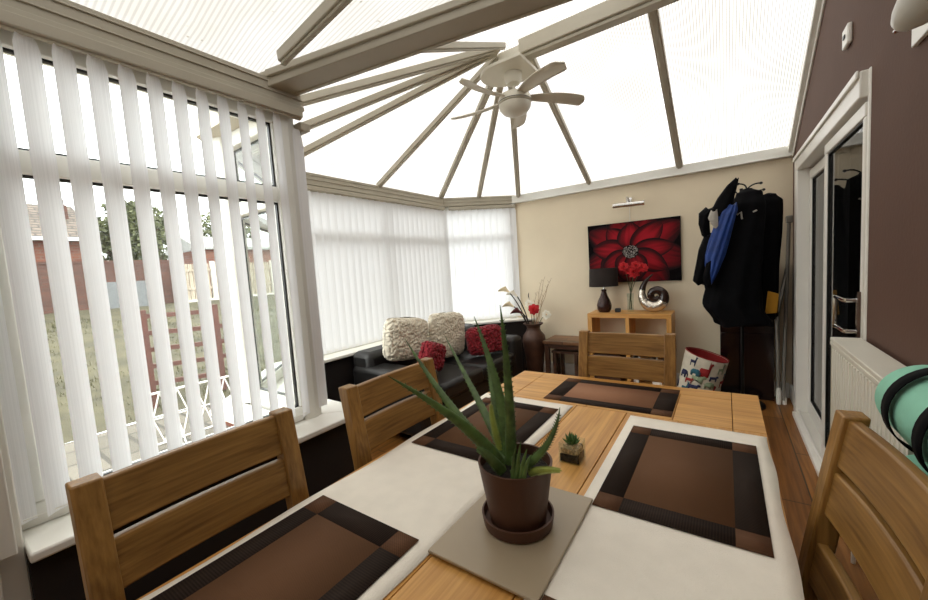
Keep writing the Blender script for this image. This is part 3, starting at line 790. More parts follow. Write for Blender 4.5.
def calla(px, py, y, mat, label, thick=.007, s=1.0, dirx=-1):
    tip = at(px, py, 1, y)
    o = thing('calla_lily', label, 'flower', VM, 0, 'flowers in the floor vase')
    pts = stem_pts(tip)
    MB().tube(pts, thick, 7).build('stem', M['darkstem'], o)
    s = s*1.3
    d = (pts[-1]-pts[-2]).normalized()*.5+V((dirx*.6, 0, .15)); d.normalize()
    mb = MB(); u = d.cross(V((0, 1, 0))).normalized(); w_ = d.cross(u)
    def f(a, v):
        th = a*2*PI; r = (.006+.034*v**1.7*(1+.35*math.cos(th)))*s
        L = .085*s*v+.02*s*v*math.cos(th)
        return tip-d*.01+d*L+(u*math.cos(th)+w_*math.sin(th))*r
    mb.grid(f, 18, 8, True); mb.build('bloom', M[mat], o, smooth=0, solid=.002)
    MB().tube([tip, tip+d*.05*s], [.004, .003], 6).build('spadix', M['yellow'], o)
calla(509, 292, 4.12, 'creamflower', 'cream calla lily in the floor vase, topmost and farthest left')
calla(517, 296, 4.16, 'whiteflower', 'cream calla lily in the floor vase, just right of the topmost one')
calla(513.5, 306.5, 4.10, 'creamflower', 'cream calla lily in the floor vase, lower left, by the sofa')
calla(522, 313, 4.08, 'burgundy', 'dark burgundy calla lily in the floor vase, lowest on the left')
def bloom(px, py, y, mat, label, s, kind='flower', rows=3, base=None, rim=None, nm='artificial_flower', grp='flowers in the floor vase', axis=(.3, -.8, .45)):
    tip = at(px, py, 1, y)
    o = thing(nm, label, 'flower', base or VM, 0, grp)
    if rim is None: pts = stem_pts(tip)
    else: pts = bez(base, rim, tip, 10)
    MB().tube(pts, .003, 6).build('stem', M['stem'], o)
    d = V(axis).normalized(); u = d.cross(V((0, 0, 1))).normalized(); w_ = d.cross(u)
    mb = MB()
    for rw in range(rows):
        npt = 6+rw
        for q in range(npt):
            th = 2*PI*(q+.5*rw)/npt+random.uniform(-.1, .1); rd_ = u*math.cos(th)+w_*math.sin(th); sd = d.cross(rd_)
            ln = s*(.55+.45*rw/rows)*random.uniform(.9, 1.1); op = .35+.55*rw/max(1, rows-1)
            def f(a, v, ln=ln, op=op, rd_=rd_, sd=sd):
                wv = math.sin(PI*min(1, v*.85+.08))*.42*ln*(a*2-1)
                return tip+rd_*(ln*v*math.sin(op*1.5))+d*(ln*v*math.cos(op*1.5)-.15*ln*v*v)+sd*wv+d*.12*ln*((a*2-1)**2)
            mb.grid(f, 4, 5)
    mb.build('bloom', M[mat], o, smooth=0, solid=.0015)
    MB().lathe([(0, -.006), (.008, 0), (0, .008)], tip+d*.01, 8).build('flower_centre', M['yellow' if mat == 'whiteflower' else 'petal_k'], o)
bloom(534, 310, 4.08, 'redflower', 'red flower in the middle of the floor vase', .085)
bloom(546.5, 315, 4.14, 'whiteflower', 'white flower hanging on the right of the floor vase rim', .075, rows=2)
bloom(529, 304, 4.20, 'whiteflower', 'white flower behind the red flower in the floor vase', .07, rows=2)
o = thing('bulrush', 'thin dark seed head standing up in the floor vase', 'flower', VM, 0, 'flowers in the floor vase'); tip = at(528.5, 295, 1, 4.22)
pts = stem_pts(tip); MB().tube(pts, .002, 5).build('stem', M['darkstem'], o); MB().tube([tip-V((.004, 0, .03)), tip, tip+V((.006, 0, .03))], [.004, .006, .002], 7).build('seed_head', M['darkstem'], o)
for i, (px, py) in enumerate(((545, 276.5), (551.5, 278), (541.5, 280), (536, 292), (548, 284))):
    tip = at(px, py, 1, 4.30); pts = stem_pts(tip)
    pts = [p+V((.006*math.sin(j*1.3+i), .004*math.cos(j*1.7+i), 0)) if 0 < j < 14 else p for j, p in enumerate(pts)]
    mb = MB().tube(pts, [.004-.0022*j/14 for j in range(15)], 6)
    for j in (7, 9, 11, 13): mb.tube([pts[j], pts[j]+V((.02*(-1)**j, 0, .03))], [.002, .0008], 5)
    single(mb, 'twig', M['twig'], 'bare curly twig standing in the floor vase', 'twig', 'bare twigs in the floor vase')

# ------------------------------------------------------------------ small side table
st = thing('side_table', 'low dark wooden side table between floor vase and cube shelf', 'table', (-1.51, 4.24, 0))
tx0, tx1, ty0, ty1, tz = -1.745, -1.27, 4.045, 4.43, .50
MB().box((tx0, ty0, tz-.035), (tx1, ty1, tz)).build('table_top', M['slatwood'], st, bevel=.004)
MB().box((tx0+.03, ty0+.03, tz-.09), (tx1-.03, ty1-.03, tz-.0355)).build('apron', M['darkwood'], st)
for x in (tx0+.015, tx1-.065):
    for y in (ty0+.015, ty1-.065): MB().box((x, y, 0), (x+.05, y+.05, tz-.0355)).build('leg', M['darkwood'], st, bevel=.003)
n2 = thing('nesting_table', 'smaller dark table tucked under the low side table', 'table', (-1.51, 4.24, 0))
MB().box((-1.66, 4.09, .355), (-1.35, 4.40, .38)).build('table_top', M['darkwood'], n2)
for x in (-1.65, -1.40):
    for y in (4.10, 4.35): MB().box((x, y, 0), (x+.035, y+.035, .355)).build('leg', M['darkwood'], n2)

# ------------------------------------------------------------------ cube shelf and what stands on it
HX0, HX1, HY0, HY1, HZ = -1.247, -.435, 4.14, 4.47, .812
sh = thing('cube_shelf', 'square oak cube shelf with four open compartments against the beige wall', 'shelf', ((HX0+HX1)/2, 4.3, 0))
xm = (HX0+HX1)/2; zmid = .41
MB().box((HX0, HY0, HZ-.045), (HX1, HY1, HZ)).build('top_board', M['oakx'], sh, bevel=.002)
MB().box((HX0, HY0, .0), (HX1, HY1, .04)).build('bottom_board', M['oakx'], sh, bevel=.002)
for x in (HX0, HX1-.045): MB().box((x, HY0, .04), (x+.045, HY1, HZ-.0455)).build('side_board', M['oakz'], sh, bevel=.002)
MB().box((xm-.018, HY0+.004, .04), (xm+.018, HY1, HZ-.0455)).build('divider', M['oakz'], sh)
for a, b in ((HX0+.0455, xm-.0185), (xm+.0185, HX1-.0455)): MB().box((a, HY0+.004, zmid-.015), (b, HY1, zmid+.015)).build('shelf_board', M['oakx'], sh)

L0 = V((-1.10, 4.285, HZ+.0005))
lp = thing('table_lamp', 'table lamp with dark drum shade and dark base on the cube shelf', 'lamp', L0)
MB().lathe([(0, 0), (.055, 0), (.072, .03), (.078, .075), (.065, .125), (.038, .18), (.026, .225), (.03, .24), (.024, .25), (0, .25)], L0, 28).build('lamp_base', M['lampbase'], lp)
MB().lathe([(.010, .25), (.010, .30)], L0, 12, closed=True).build('lamp_stem', M['chrome'], lp)
MB().lathe([(.152, .285), (.145, .48), (.143, .48), (.150, .285)], L0, 40).build('lamp_shade', M['shade'], lp)
single(MB().box(L0+V((.115, -.03, .0005)), L0+V((.168, .02, .042))), 'trinket_box', M['black'], 'small black box between the table lamp and the glass vase', 'box', bevel=.006)
GV = V((-.835, 4.31, HZ+.0005))
gv = single(MB().lathe([(0, .004), (.030, .004), (.033, .02), (.030, .10), (.036, .20), (.033, .20), (.027, .10), (.030, .024), (0, .016), (0, .004)], GV, 24), 'glass_vase', M['clear'], 'tall narrow clear glass vase holding red flowers on the cube shelf', 'vase')
for i, (px, py) in enumerate(((624, 267), (629.5, 271), (636, 266), (642, 268), (634, 273))):
    bloom(px, py, 4.22+.02*(i % 2), 'redflower', ['leftmost red flower in the clear glass vase', 'second red flower from the left, hanging lower, in the glass vase', 'topmost red flower in the middle of the glass vase', 'rightmost red flower in the clear glass vase', 'lowest red flower near the centre of the glass vase'][i], .068, base=GV+V((.012*math.cos(i*1.3), .012*math.sin(i*1.3), .03)), rim=GV+V((.01*math.cos(i*1.3), .0, .25)), nm='red_flower', grp='red flowers in the glass vase')
# spiral ornament
SO = V((-.61, 4.31, HZ))
sp = thing('spiral_ornament', 'silver and dark brown spiral shell ornament on the cube shelf', 'ornament', SO)
ctl = [(316, 470, 8), (306, 481, 10), (290, 478, 11), (283, 463, 12), (292, 448, 13), (312, 444, 14), (332, 456, 15), (336, 478, 17), (324, 500, 19), (300, 510, 20), (274, 505, 19), (255, 486, 16), (248, 460, 13), (252, 432, 10), (264, 408, 7), (279, 391, 4), (292, 380, 1.2)]
cp = [at(580+x/4, 180+y/4, 1, 4.31) for x, y, r in ctl]; cr_ = [r*.00290 for x, y, r in ctl]
dzs = HZ-min(p.z-r for p, r in zip(cp, cr_))
sp_pts, sp_r = [], []
for i in range(len(cp)-1):
    p0, p1, p2, p3 = cp[max(i-1, 0)], cp[i], cp[i+1], cp[min(i+2, len(cp)-1)]
    for j in range(5):
        t = j/5; sp_pts.append(.5*((2*p1)+(p2-p0)*t+(2*p0-5*p1+4*p2-p3)*t*t+(3*p1-p0-3*p2+p3)*t**3)+V((0, 0, dzs))); sp_r.append(cr_[i]*(1-t)+cr_[i+1]*t)
sp_pts.append(cp[-1]+V((0, 0, dzs))); sp_r.append(cr_[-1])
MB().tube(sp_pts[:38], sp_r[:38], 14, .8, up=(0, 1, 0)).build('inner_curl', M['darkbrown_gloss'], sp, smooth=60)
MB().tube(sp_pts[37:64], sp_r[37:64], 14, .8, up=(0, 1, 0)).build('hammered_body', M['silver'], sp, smooth=60)
MB().tube(sp_pts[63:], sp_r[63:], 14, .8, up=(0, 1, 0)).build('horn', M['darkbrown_gloss'], sp, smooth=60)
# things inside the shelf
z0 = zmid+.0155
mb = MB(); mb.lathe([(0, 0), (.05, 0), (.06, .03), (.04, .07), (.015, .09), (0, .095)], (-1.04, 4.30, z0), 18); mb.lathe([(0, .08), (.022, .10), (.02, .125), (0, .135)], (-1.02, 4.30, z0), 12)
for a in (0, 2, 4): mb.tube([(-1.04+.03*math.cos(a), 4.30+.03*math.sin(a), z0+.05), (-1.04+.08*math.cos(a), 4.30+.05*math.sin(a), z0+.10)], [.014, .006], 8)
single(mb, 'figurine', M['black'], 'small dark figurine in the upper left shelf compartment', 'ornament')
mb = MB().lathe([(0, 0), (.045, 0), (.045, .05), (.02, .08), (.012, .13), (.016, .15), (0, .155)], (-.72, 4.30, z0), 18)
single(mb, 'small_bottle', M['lampbase'], 'small dark bottle-shaped ornament in the upper right shelf compartment', 'ornament')
mb = MB()
lx, lz, ly = -.78, .0405, 4.22
for a, b in (((0, 0), (0, .30)), ((0, .30), (.09, .14)), ((.09, .14), (.18, .30)), ((.18, .30), (.18, 0))):
    mb.bar((lx+a[0], ly, lz+.025+a[1]), (lx+b[0], ly, lz+.025+b[1]), .03, .05, up=(0, 0, 1) if a[0] != b[0] else (1, 0, 0))
single(mb, 'letter_ornament', M['white'], 'white zigzag letter block in the lower right shelf compartment', 'ornament')
single(MB().box((-.575, 4.19, .0405), (-.535, 4.40, .33)), 'white_block', M['white'], 'white upright block beside the white letter in the lower compartment', 'ornament', bevel=.004)
single(MB().box((-1.20, 4.16, .0405), (-.92, 4.44, .36)), 'storage_box', M['darkwood'], 'dark storage box filling the lower left shelf compartment', 'box', bevel=.006)

# ------------------------------------------------------------------ painting
PX0, PX1, PZ0, PZ1 = -1.30, -.37, 1.125, 1.78
pa = thing('canvas_painting', 'red flower canvas on the beige wall', 'painting', ((PX0+PX1)/2, YF-.02, (PZ0+PZ1)/2))
MB().box((PX0, YF-.035, PZ0), (PX1, YF-.0006, PZ1)).build('canvas', M['canvas'], pa, bevel=.002)
def clip(poly):
    def cut(ps, ins, inter):
        out = []
        for i in range(len(ps)):
            a, b = ps[i-1], ps[i]
            if ins(b):
                if not ins(a): out.append(inter(a, b))
                out.append(b)
            elif ins(a): out.append(inter(a, b))
        return out
    e = .001
    for ax, val, sg in ((0, PX0+e, 1), (0, PX1-e, -1), (1, PZ0+e, 1), (1, PZ1-e, -1)):
        if not poly: return poly
        poly = cut(poly, lambda p: sg*(p[ax]-val) >= 0, lambda a, b: tuple(a[i]+(b[i]-a[i])*((val-a[ax])/(b[ax]-a[ax])) for i in (0, 1)))
    return poly
fc_ = (-.85, 1.455)
mpt, nt_, out_ = newmat('flower_print')
at_ = N(nt_, 'ShaderNodeVertexColor'); at_.layer_name = 'print'
bs_ = N(nt_, 'ShaderNodeBsdfPrincipled'); bs_.inputs['Roughness'].default_value = .75; bs_.inputs['Specular IOR Level'].default_value = .2
nt_.links.new(at_.outputs['Color'], bs_.inputs['Base Color']); nt_.links.new(bs_.outputs[0], out_.inputs['Surface'])
mb = MB(); cl = mb.bm.loops.layers.float_color.new('print'); lay = [0]
def grade(k_):
    k_ = max(0, min(1, k_)); st = [(0, lin((16, 4, 7))), (.35, lin((62, 5, 11))), (.7, lin((122, 8, 20))), (1, lin((158, 18, 32)))]
    for (p, c), (p2, c2) in zip(st, st[1:]):
        if k_ <= p2: t = (k_-p)/(p2-p); return tuple(c[i]*(1-t)+c2[i]*t for i in range(4))
def petal(ang, ln, wd, base=.03, gain=1.0):
    a = math.radians(ang); ux, uz = math.cos(a), math.sin(a); lay[0] += 1; y = YF-.0353-lay[0]*.00012
    nu, nv = 18, 22; g = []; kk = []
    for i in range(nu+1):
        row, rk = [], []
        for j in range(nv+1):
            u = i/nu*2-1; v = j/nv
            w_ = wd/2*max(.02, math.sin(PI*(v**.85)*.93+.06))**.55
            q = base+(ln-base)*(v-.07*v*u*u)
            x = fc_[0]+ux*q-uz*w_*u; z = fc_[1]+uz*q+ux*w_*u
            n1 = noise.noise(V((u*5+ang, v*2.0, 1.0)))
            kq = (1-abs(u)**2.2)*(.18+.95*math.sin(PI*min(1, v*.92+.04))**.8)*gain+.30*n1-.10
            row.append(mb.bm.verts.new((min(PX1-.001, max(PX0+.001, x)), y, min(PZ1-.001, max(PZ0+.001, z))))); rk.append(kq)
        g.append(row); kk.append(rk)
    for i in range(nu):
        for j in range(nv):
            ids = ((i, j), (i+1, j), (i+1, j+1), (i, j+1))
            f = mb._f([g[p][q_] for p, q_ in ids])
            if f:
                for lp_, (p, q_) in zip(f.loops, ids): lp_[cl] = grade(kk[p][q_])
for a, l, w_, gn in ((150, .50, .36, .8), (197, .52, .32, .75), (28, .56, .34, .85), (-12, .58, .34, .75), (62, .46, .36, .7), (112, .42, .34, .75), (228, .42, .38, .7), (-48, .52, .36, .75), (270, .34, .36, .8)): petal(a, l, w_, gain=gn)
for a, l, w_, gn in ((132, .35, .24, 1), (172, .40, .25, .9), (88, .31, .28, 1), (42, .42, .25, 1.05), (5, .42, .22, .9), (-30, .40, .24, .9), (212, .34, .22, .8), (250, .28, .24, .9), (-70, .30, .24, .85)): petal(a, l, w_, gain=gn)
lay[0] += 2; yy = YF-.0353-lay[0]*.00012
def disc(x, z, rx, rz, n__, y, col):
    f = mb._f([mb.bm.verts.new((x+rx*math.cos(t*2*PI/n__), y, z+rz*math.sin(t*2*PI/n__))) for t in range(n__)])
    for lp_ in f.loops: lp_[cl] = col
disc(fc_[0], fc_[1], .085, .072, 32, yy, lin((14, 6, 8)))
for i in range(200):
    a, r = random.uniform(0, 2*PI), math.sqrt(random.random()); s_ = random.uniform(.0018, .0042)
    disc(fc_[0]+.08*r*math.cos(a), fc_[1]+.068*r*math.sin(a), s_, s_, 6, yy-.0003, lin((196, 188, 180)))
mb.build('flower_print', mpt, pa, smooth=0)
pl_ = thing('picture_light', 'chrome picture light above the red flower canvas', 'lamp', (-.85, YF-.03, 1.97))
MB().tube([(-.99, YF-.14, 1.955), (-.68, YF-.14, 1.945)], .024, 16).build('lamp_tube', M['chrome'], pl_)
MB().tube([(-.85, YF-.14, 1.97), (-.85, YF-.13, 2.03), (-.85, YF-.05, 2.02), (-.85, YF-.012, 1.98)], .007, 8).build('arm', M['chrome'], pl_)
MB().box((-.875, YF-.014, 1.95), (-.825, YF-.001, 2.04)).build('wall_plate', M['chrome'], pl_, bevel=.004)
MB().tube([(-.85, YF-.006, 1.95), (-.85, YF-.006, 1.785)], .003, 6).build('cord', M['white'], pl_)

# ------------------------------------------------------------------ coats corner
cab = thing('dark_cabinet', 'tall glossy dark cabinet standing behind the hanging coats', 'cabinet', (.17, 4.40, 0))
MB().box((-.045, 4.33, .0), (.360, 4.475, 1.25)).build('carcass', M['gloss_dark'], cab, bevel=.004)
MB().box((-.043, 4.318, .03), (.12, 4.329, .62)).build('door', M['gloss_dark'], cab, bevel=.003)
MB().box((.124, 4.318, .03), (.358, 4.329, .62)).build('door', M['gloss_dark'], cab, bevel=.003)
MB().box((-.043, 4.318, .63), (.358, 4.329, 1.24)).build('door', M['gloss_dark'], cab, bevel=.003)
cs = thing('coat_stand', 'black metal coat stand with curly hooks under the coats', 'coat stand', (.12, 4.135, 0))
MB().tube([(.12, 4.135, .02), (.12, 4.135, 1.92)], .013, 12).build('pole', M['blackmetal'], cs)
MB().lathe([(0, 0), (.17, 0), (.165, .02), (.03, .035), (.02, .08), (0, .08)], (.12, 4.135, 0), 28).build('base', M['blackmetal'], cs)
hk = [((.12, 4.135, 1.84), (.17, 4.12, 1.96), at(761, 183, 1, 4.12)), ((.12, 4.135, 1.82), (.20, 4.12, 1.95), at(738, 184, 1, 4.10)), ((.12, 4.135, 1.80), (.10, 4.05, 1.9), (.02, 4.05, 1.93)), ((.12, 4.135, 1.80), (.2, 4.24, 1.9), (.28, 4.25, 1.90))]
for a, b, c in hk:
    pts = bez(a, b, c, 12); mb = MB().tube(pts, .006, 8); mb.lathe([(0, -.013), (.011, -.006), (.013, 0), (.011, .007), (0, .013)], pts[-1], 12); mb.build('hook', M['blackmetal'], cs)
def drape(name, label, rings, mat, folds=9, amp=.10, extra=None, cat='coat', seed=1, grp='hanging coats'):
    o = thing(name, label, cat, (rings[0][1], rings[0][2], rings[-1][0]), 0, grp)
    mb = MB(); S = 48
    def f(u, v):
        q = v*(len(rings)-1); i = min(int(q), len(rings)-2); t = q-i; t2 = t*t*(3-2*t)
        r = [rings[i][j]*(1-t2)+rings[i+1][j]*t2 for j in range(5)]; r[0] = rings[i][0]*(1-t)+rings[i+1][0]*t
        th = u*2*PI
        fo = 1+amp*min(1, v*1.5+.1)*(math.sin(folds*th+seed+1.5*math.sin(v*3+seed))+.6*noise.noise(V((math.cos(th)*2+seed, math.sin(th)*2, v*4))))
        return V((r[1]+r[3]*math.cos(th)*fo, r[2]+r[4]*math.sin(th)*fo, r[0]+.02*v*math.sin(3*th+seed)))
    g = mb.grid(f, S, 30, True)
    mb._f([g[i][0] for i in range(S)]); mb._f([g[i][30] for i in range(S)][::-1])
    mb.build('coat_body', M[mat], o, smooth=70)
    return o
cx1 = drape('winter_coat', 'long black coat on the right of the coat stand', [(1.86, .31, 4.22, .015, .02), (1.845, .31, 4.22, .05, .05), (1.78, .30, 4.21, .10, .075), (1.62, .285, 4.20, .115, .09), (1.15, .268, 4.19, .105, .09), (.79, .265, 4.19, .105, .09)], 'coat', 7, .07, seed=2)
MB().extrude([at(x, y, 1, 4.075) for x, y in ((768, 291), (779, 294), (777, 313), (765, 314))], (0, .03, 0)).build('yellow_pocket', M['yellow'], cx1, bevel=.006)
cx2 = drape('winter_coat', 'long black coat hanging in front at the middle of the coat stand', [(1.90, .16, 4.04, .03, .03), (1.86, .17, 4.03, .09, .06), (1.75, .15, 4.01, .13, .09), (1.40, .10, 3.98, .16, .11), (1.10, .055, 3.97, .19, .115), (.93, .04, 3.97, .205, .115), (.76, .12, 3.98, .20, .11)], 'coat2', 8, .06, seed=5)
MB().tube([at(737, 215, 1, 3.91), at(741, 212, 1, 3.91), at(742, 219, 1, 3.90)], .007, 8).build('hanging_loop', M['greyfab'], cx2)
MB().tube([at(753, 212, 1, 3.92), at(757, 210, 1, 3.92)], .007, 8).build('hanging_loop', M['greyfab'], cx2)
# blue and black jacket: hood, body, sleeve
jk = thing('hooded_jacket', 'blue and black hooded jacket on the left of the coat stand', 'jacket', (0, 3.9, 1.1), 0, 'hanging coats')
def lump(rings, mat, nm, S=28, amp=.06, folds=6, seed=0):
    mb = MB()
    def f(u, v):
        q = v*(len(rings)-1); i = min(int(q), len(rings)-2); t = q-i
        c = V(rings[i][0]).lerp(V(rings[i+1][0]), t); rx = rings[i][1]*(1-t)+rings[i+1][1]*t; ry = rings[i][2]*(1-t)+rings[i+1][2]*t
        th = u*2*PI; fo = 1+amp*math.sin(folds*th+seed+4*v)
        return c+V((rx*math.cos(th)*fo, ry*math.sin(th)*fo, .012*math.sin(2*th+seed)))
    g = mb.grid(f, S, 24, True); mb._f([g[i][0] for i in range(S)]); mb._f([g[i][24] for i in range(S)][::-1])
    return mb.build(nm, M[mat], jk, smooth=70)
Y = 3.86
P = lambda px, py, y=Y: at(px, py, 1, y)
lump([(P(737, 179), .012, .02), (P(732, 186), .035, .05), (P(726, 197), .055, .06), (P(722, 208), .07, .07), (P(719, 217), .065, .06)], 'coat2', 'hood')
lump([(P(732, 204, 3.84), .03, .03), (P(728, 212, 3.83), .06, .05), (P(724, 225, 3.82), .062, .05), (P(719, 242, 3.82), .068, .05), (P(715, 256, 3.82), .07, .045), (P(712, 272, 3.82), .045, .04), (P(709, 284, 3.83), .025, .03)], 'blue', 'jacket_body', S=64, amp=.09, folds=9, seed=1)
lump([(P(710, 208), .03, .03), (P(705, 214), .045, .05), (P(704, 224), .042, .05), (P(706, 236), .03, .035)], 'coat2', 'collar', seed=2)
lump([(P(714, 211, 3.80), .02, .02), (P(713, 219, 3.79), .035, .025), (P(716, 227, 3.79), .02, .02)], 'greyfab', 'lining', seed=2)
lump([(P(712, 234), .05, .045), (P(706, 250), .055, .05), (P(702, 266), .05, .05), (P(699, 280), .045, .045), (P(701, 284), .03, .03)], 'coat2', 'sleeve', seed=3)
lump([(P(710, 262, 3.81), .03, .03), (P(707, 276, 3.80), .03, .03), (P(708, 287, 3.80), .022, .022)], 'coat2', 'cuff', seed=4)

# folded airer leaning in the corner
ar = thing('folded_airer', 'folded grey metal airer leaning in the corner beside the door', 'airer', (.43, 4.32, 0))
for dx, dy in ((0, 0), (.0, .05)):
    MB().tube([(.415+dx, 4.26+dy, .04), (.462+dx, 4.37+dy*.4, 1.62)], .012, 10).build('tube', M['steel'], ar)
MB().tube([(.385, 4.27, .04), (.375, 4.29, .8), (.45, 4.38, 1.2)], .015, 10).build('tube', M['steel'], ar)
MB().lathe([(0, 0), (.018, .0), (.02, .12), (.012, .15), (0, .15)], (.385, 4.265, 0), 12).build('foot', M['white'], ar)
MB().lathe([(0, 0), (.016, .0), (.018, .06), (0, .07)], (.425, 4.275, 0), 12).build('foot', M['white'], ar)
MB().box((.44, 4.33, 1.60), (.485, 4.385, 1.66)).build('hinge', M['steel'], ar, bevel=.006)

# basket
bk = thing('storage_basket', 'round fabric basket printed with animals beside the cube shelf', 'basket', (-.15, 4.13, 0))
BR, BH = .168, .44
def bpt(u, v, r=BR):
    th = u*2*PI; lean_ = .10*v
    x = -.248+lean_+r*math.cos(th)*(1+.03*math.sin(3*th)*v); y = 4.12+r*math.sin(th)*(.92+.08*v)
    z = BH*v-.05*v*math.cos(th)*1.0
    return V((x, y, z+.0))
mb = MB(); g = mb.grid(bpt, 40, 12, True); mb._f([g[i][0] for i in range(40)][::-1])
body = mb
mb = MB(); mb.grid(lambda u, v: bpt(u, .45+.54*v, BR-.006), 40, 6, True); mb.build('lining', M['red_fab'], bk, smooth=0)
mb = MB(); mb.tube([bpt(i/40, 1.0) for i in range(41)], .005, 6, caps=False); mb.build('rim_trim', M['red_fab'], bk)
deer = [(-.03, 0), (-.03, .05), (-.035, .055), (-.03, .07), (.02, .07), (.03, .11), (.025, .135), (.03, .12), (.045, .125), (.05, .11), (.04, .1), (.035, .06), (.03, 0), (.022, 0), (.02, .04), (-.02, .04), (-.022, 0)]
eleph = [(-.045, 0), (-.05, .05), (-.03, .075), (.02, .08), (.045, .07), (.06, .04), (.058, .005), (.05, .005), (.05, .035), (.035, .04), (.03, 0), (.012, 0), (.01, .025), (-.02, .025), (-.025, 0)]
cow = [(-.05, 0), (-.05, .06), (.02, .062), (.035, .075), (.055, .065), (.055, .05), (.035, .045), (.032, 0), (.02, 0), (.018, .028), (-.03, .028), (-.035, 0)]
mb = body
spots = [(deer, 0, .765, .62, 1.05), (eleph, 1, .70, .60, .75), (cow, 2, .715, .28, .9), (cow, 3, .735, .46, 1.0), (deer, 0, .85, .22, .75), (cow, 2, .845, .55, .7), (eleph, 1, .79, .22, .7), (deer, 2, .665, .78, .7), (cow, 0, .67, .42, .7), (eleph, 3, .82, .38, .75), (deer, 1, .64, .2, .8), (deer, 3, .89, .72, .8), (eleph, 2, .60, .5, .8), (cow, 1, .75, .06, .7), (deer, 0, .95, .4, .9), (cow, 1, .0, .6, .8), (eleph, 0, .1, .3, .9), (deer, 2, .2, .5, .9), (cow, 3, .3, .3, .9), (deer, 1, .42, .6, .9), (eleph, 2, .5, .25, .9)]
for sh_, mi, u, v, s in spots:
    mb.mi = mi+1
    vs = [bpt(u+x*s*1.05/(2*PI*BR), min(.97, v+z*s*1.05/BH), BR+.004) for x, z in sh_]
    mb._f([mb.bm.verts.new(p) for p in vs])
bmesh.ops.triangulate(mb.bm, faces=mb.bm.faces[:])
mb.build('basket_body', [M['fabric_cream'], M['red_fab'], M['teal_fab'], M['navy_fab'], M['green_fab']], bk, smooth=0, solid=.004)

# ------------------------------------------------------------------ radiator, mats, lamp, switch
rd = thing('radiator', 'white panel radiator on the brown wall beside the door', 'radiator', (XR-.06, 1.85, .3))
RY0, RY1, RX0, RX1, RZ0, RZ1 = 1.42, 2.285, .385, .478, .28, .975
mb = MB(); mb.box((RX0+.004, RY0, RZ0), (RX0+.016, RY1, RZ1-.02))
yy = RY0+.02
while yy < RY1-.03:
    mb.box((RX0, yy, RZ0+.02), (RX0+.006, yy+.022, RZ1-.045)); yy += .036
mb.build('front_panel', M['radi'], rd, bevel=.003)
MB().box((RX1-.012, RY0, RZ0), (RX1, RY1, RZ1-.02)).build('rear_panel', M['radi'], rd)
mb = MB(); mb.box((RX0-.002, RY0-.004, RZ1-.018), (RX1+.004, RY1+.004, RZ1)); mb.box((RX0-.003, RY0-.004, RZ1-.035), (RX0+.004, RY1+.004, RZ1-.018))
mb.build('top_grille', M['radi'], rd, bevel=.004)
for y in (RY0-.004, RY1): MB().box((RX0+.002, y, RZ0), (RX1, y+.004, RZ1-.018)).build('side_panel', M['radi'], rd)
for y in (RY0+.2, RY1-.2): MB().box((RX1, y, RZ0+.1), (XR-.0005, y+.04, RZ1-.1)).build('wall_bracket', M['radi'], rd)
for y in (RY0+.1, RY1-.1): MB().tube([(RX1-.03, y, .0), (RX1-.03, y, RZ0+.01)], .008, 8).build('pipe', M['white'], rd)

ROLLX, ROLLR = .395, .098
stl = thing('stool', 'plain stool carrying the rolled mint mats by the radiator', 'stool', (.39, .93, 0))
MB().box((.305, .45, .662), (.485, 1.28, .692)).build('seat', M['oaky'], stl, bevel=.004)
for x in (.31, .45):
    for y in (.48, 1.22): MB().box((x, y, 0), (x+.03, y+.03, .662)).build('leg', M['oakz'], stl)
def mat_roll(x, z, y0, y1, r, label, straps, grp='rolled mint mats'):
    o = thing('exercise_mat', label, 'mat', (x, (y0+y1)/2, z-r), 0, grp)
    mb = MB(); turns = 5; th = .009
    n_ = 40*turns; 
    rings = [[], []]
    prof_o, prof_i = [], []
    for i in range(n_+1):
        a = 2*PI*i/40; rr = .02+(r-.02)*i/n_
        prof_o.append((rr*math.cos(a), rr*math.sin(a)))
        ri = rr-th; prof_i.append((ri*math.cos(a), ri*math.sin(a)))
    loop = prof_o+prof_i[::-1]
    A = [mb.bm.verts.new((x+p[0], y0, z+p[1])) for p in loop]; B = [mb.bm.verts.new((x+p[0], y1, z+p[1])) for p in loop]
    L = len(loop); m_ = n_+1
    for i in range(L): mb._f([A[i], A[(i+1) % L], B[(i+1) % L], B[i]])
    for i in range(n_):
        mb._f([A[i], A[i+1], A[L-2-i], A[L-1-i]]); mb._f([B[i], B[i+1], B[L-2-i], B[L-1-i]])
    mb.build('rolled_foam', M['mint'], o, smooth=50)
    for ys, skew in straps:
        sb = MB(); n2_ = 40
        pts = []
        for i in range(n2_+1):
            a = 2*PI*i/n2_
            pts.append((a, ys+skew*math.cos(a)))
        def f(u, v):
            a = u*2*PI; yv = ys+skew*math.cos(a)+(v-.5)*.040; rr = r+.0025
            return V((x+rr*math.cos(a), yv, z+rr*math.sin(a)))
        sb.grid(f, n2_, 2, True); sb.build('strap', M['strap'], o, smooth=0, solid=.003)
    return o
zl = .6965+ROLLR
mat_roll(ROLLX, zl, .42, 1.295, ROLLR, 'lower rolled mint green mat by the radiator', [(1.02, .03), (.66, .02)])
zu = zl+2*ROLLR+.009
mat_roll(ROLLX+.0, zu, .40, 1.33, ROLLR, 'upper rolled mint green mat with black strap by the radiator', [(1.235, .02), (1.07, .03)])

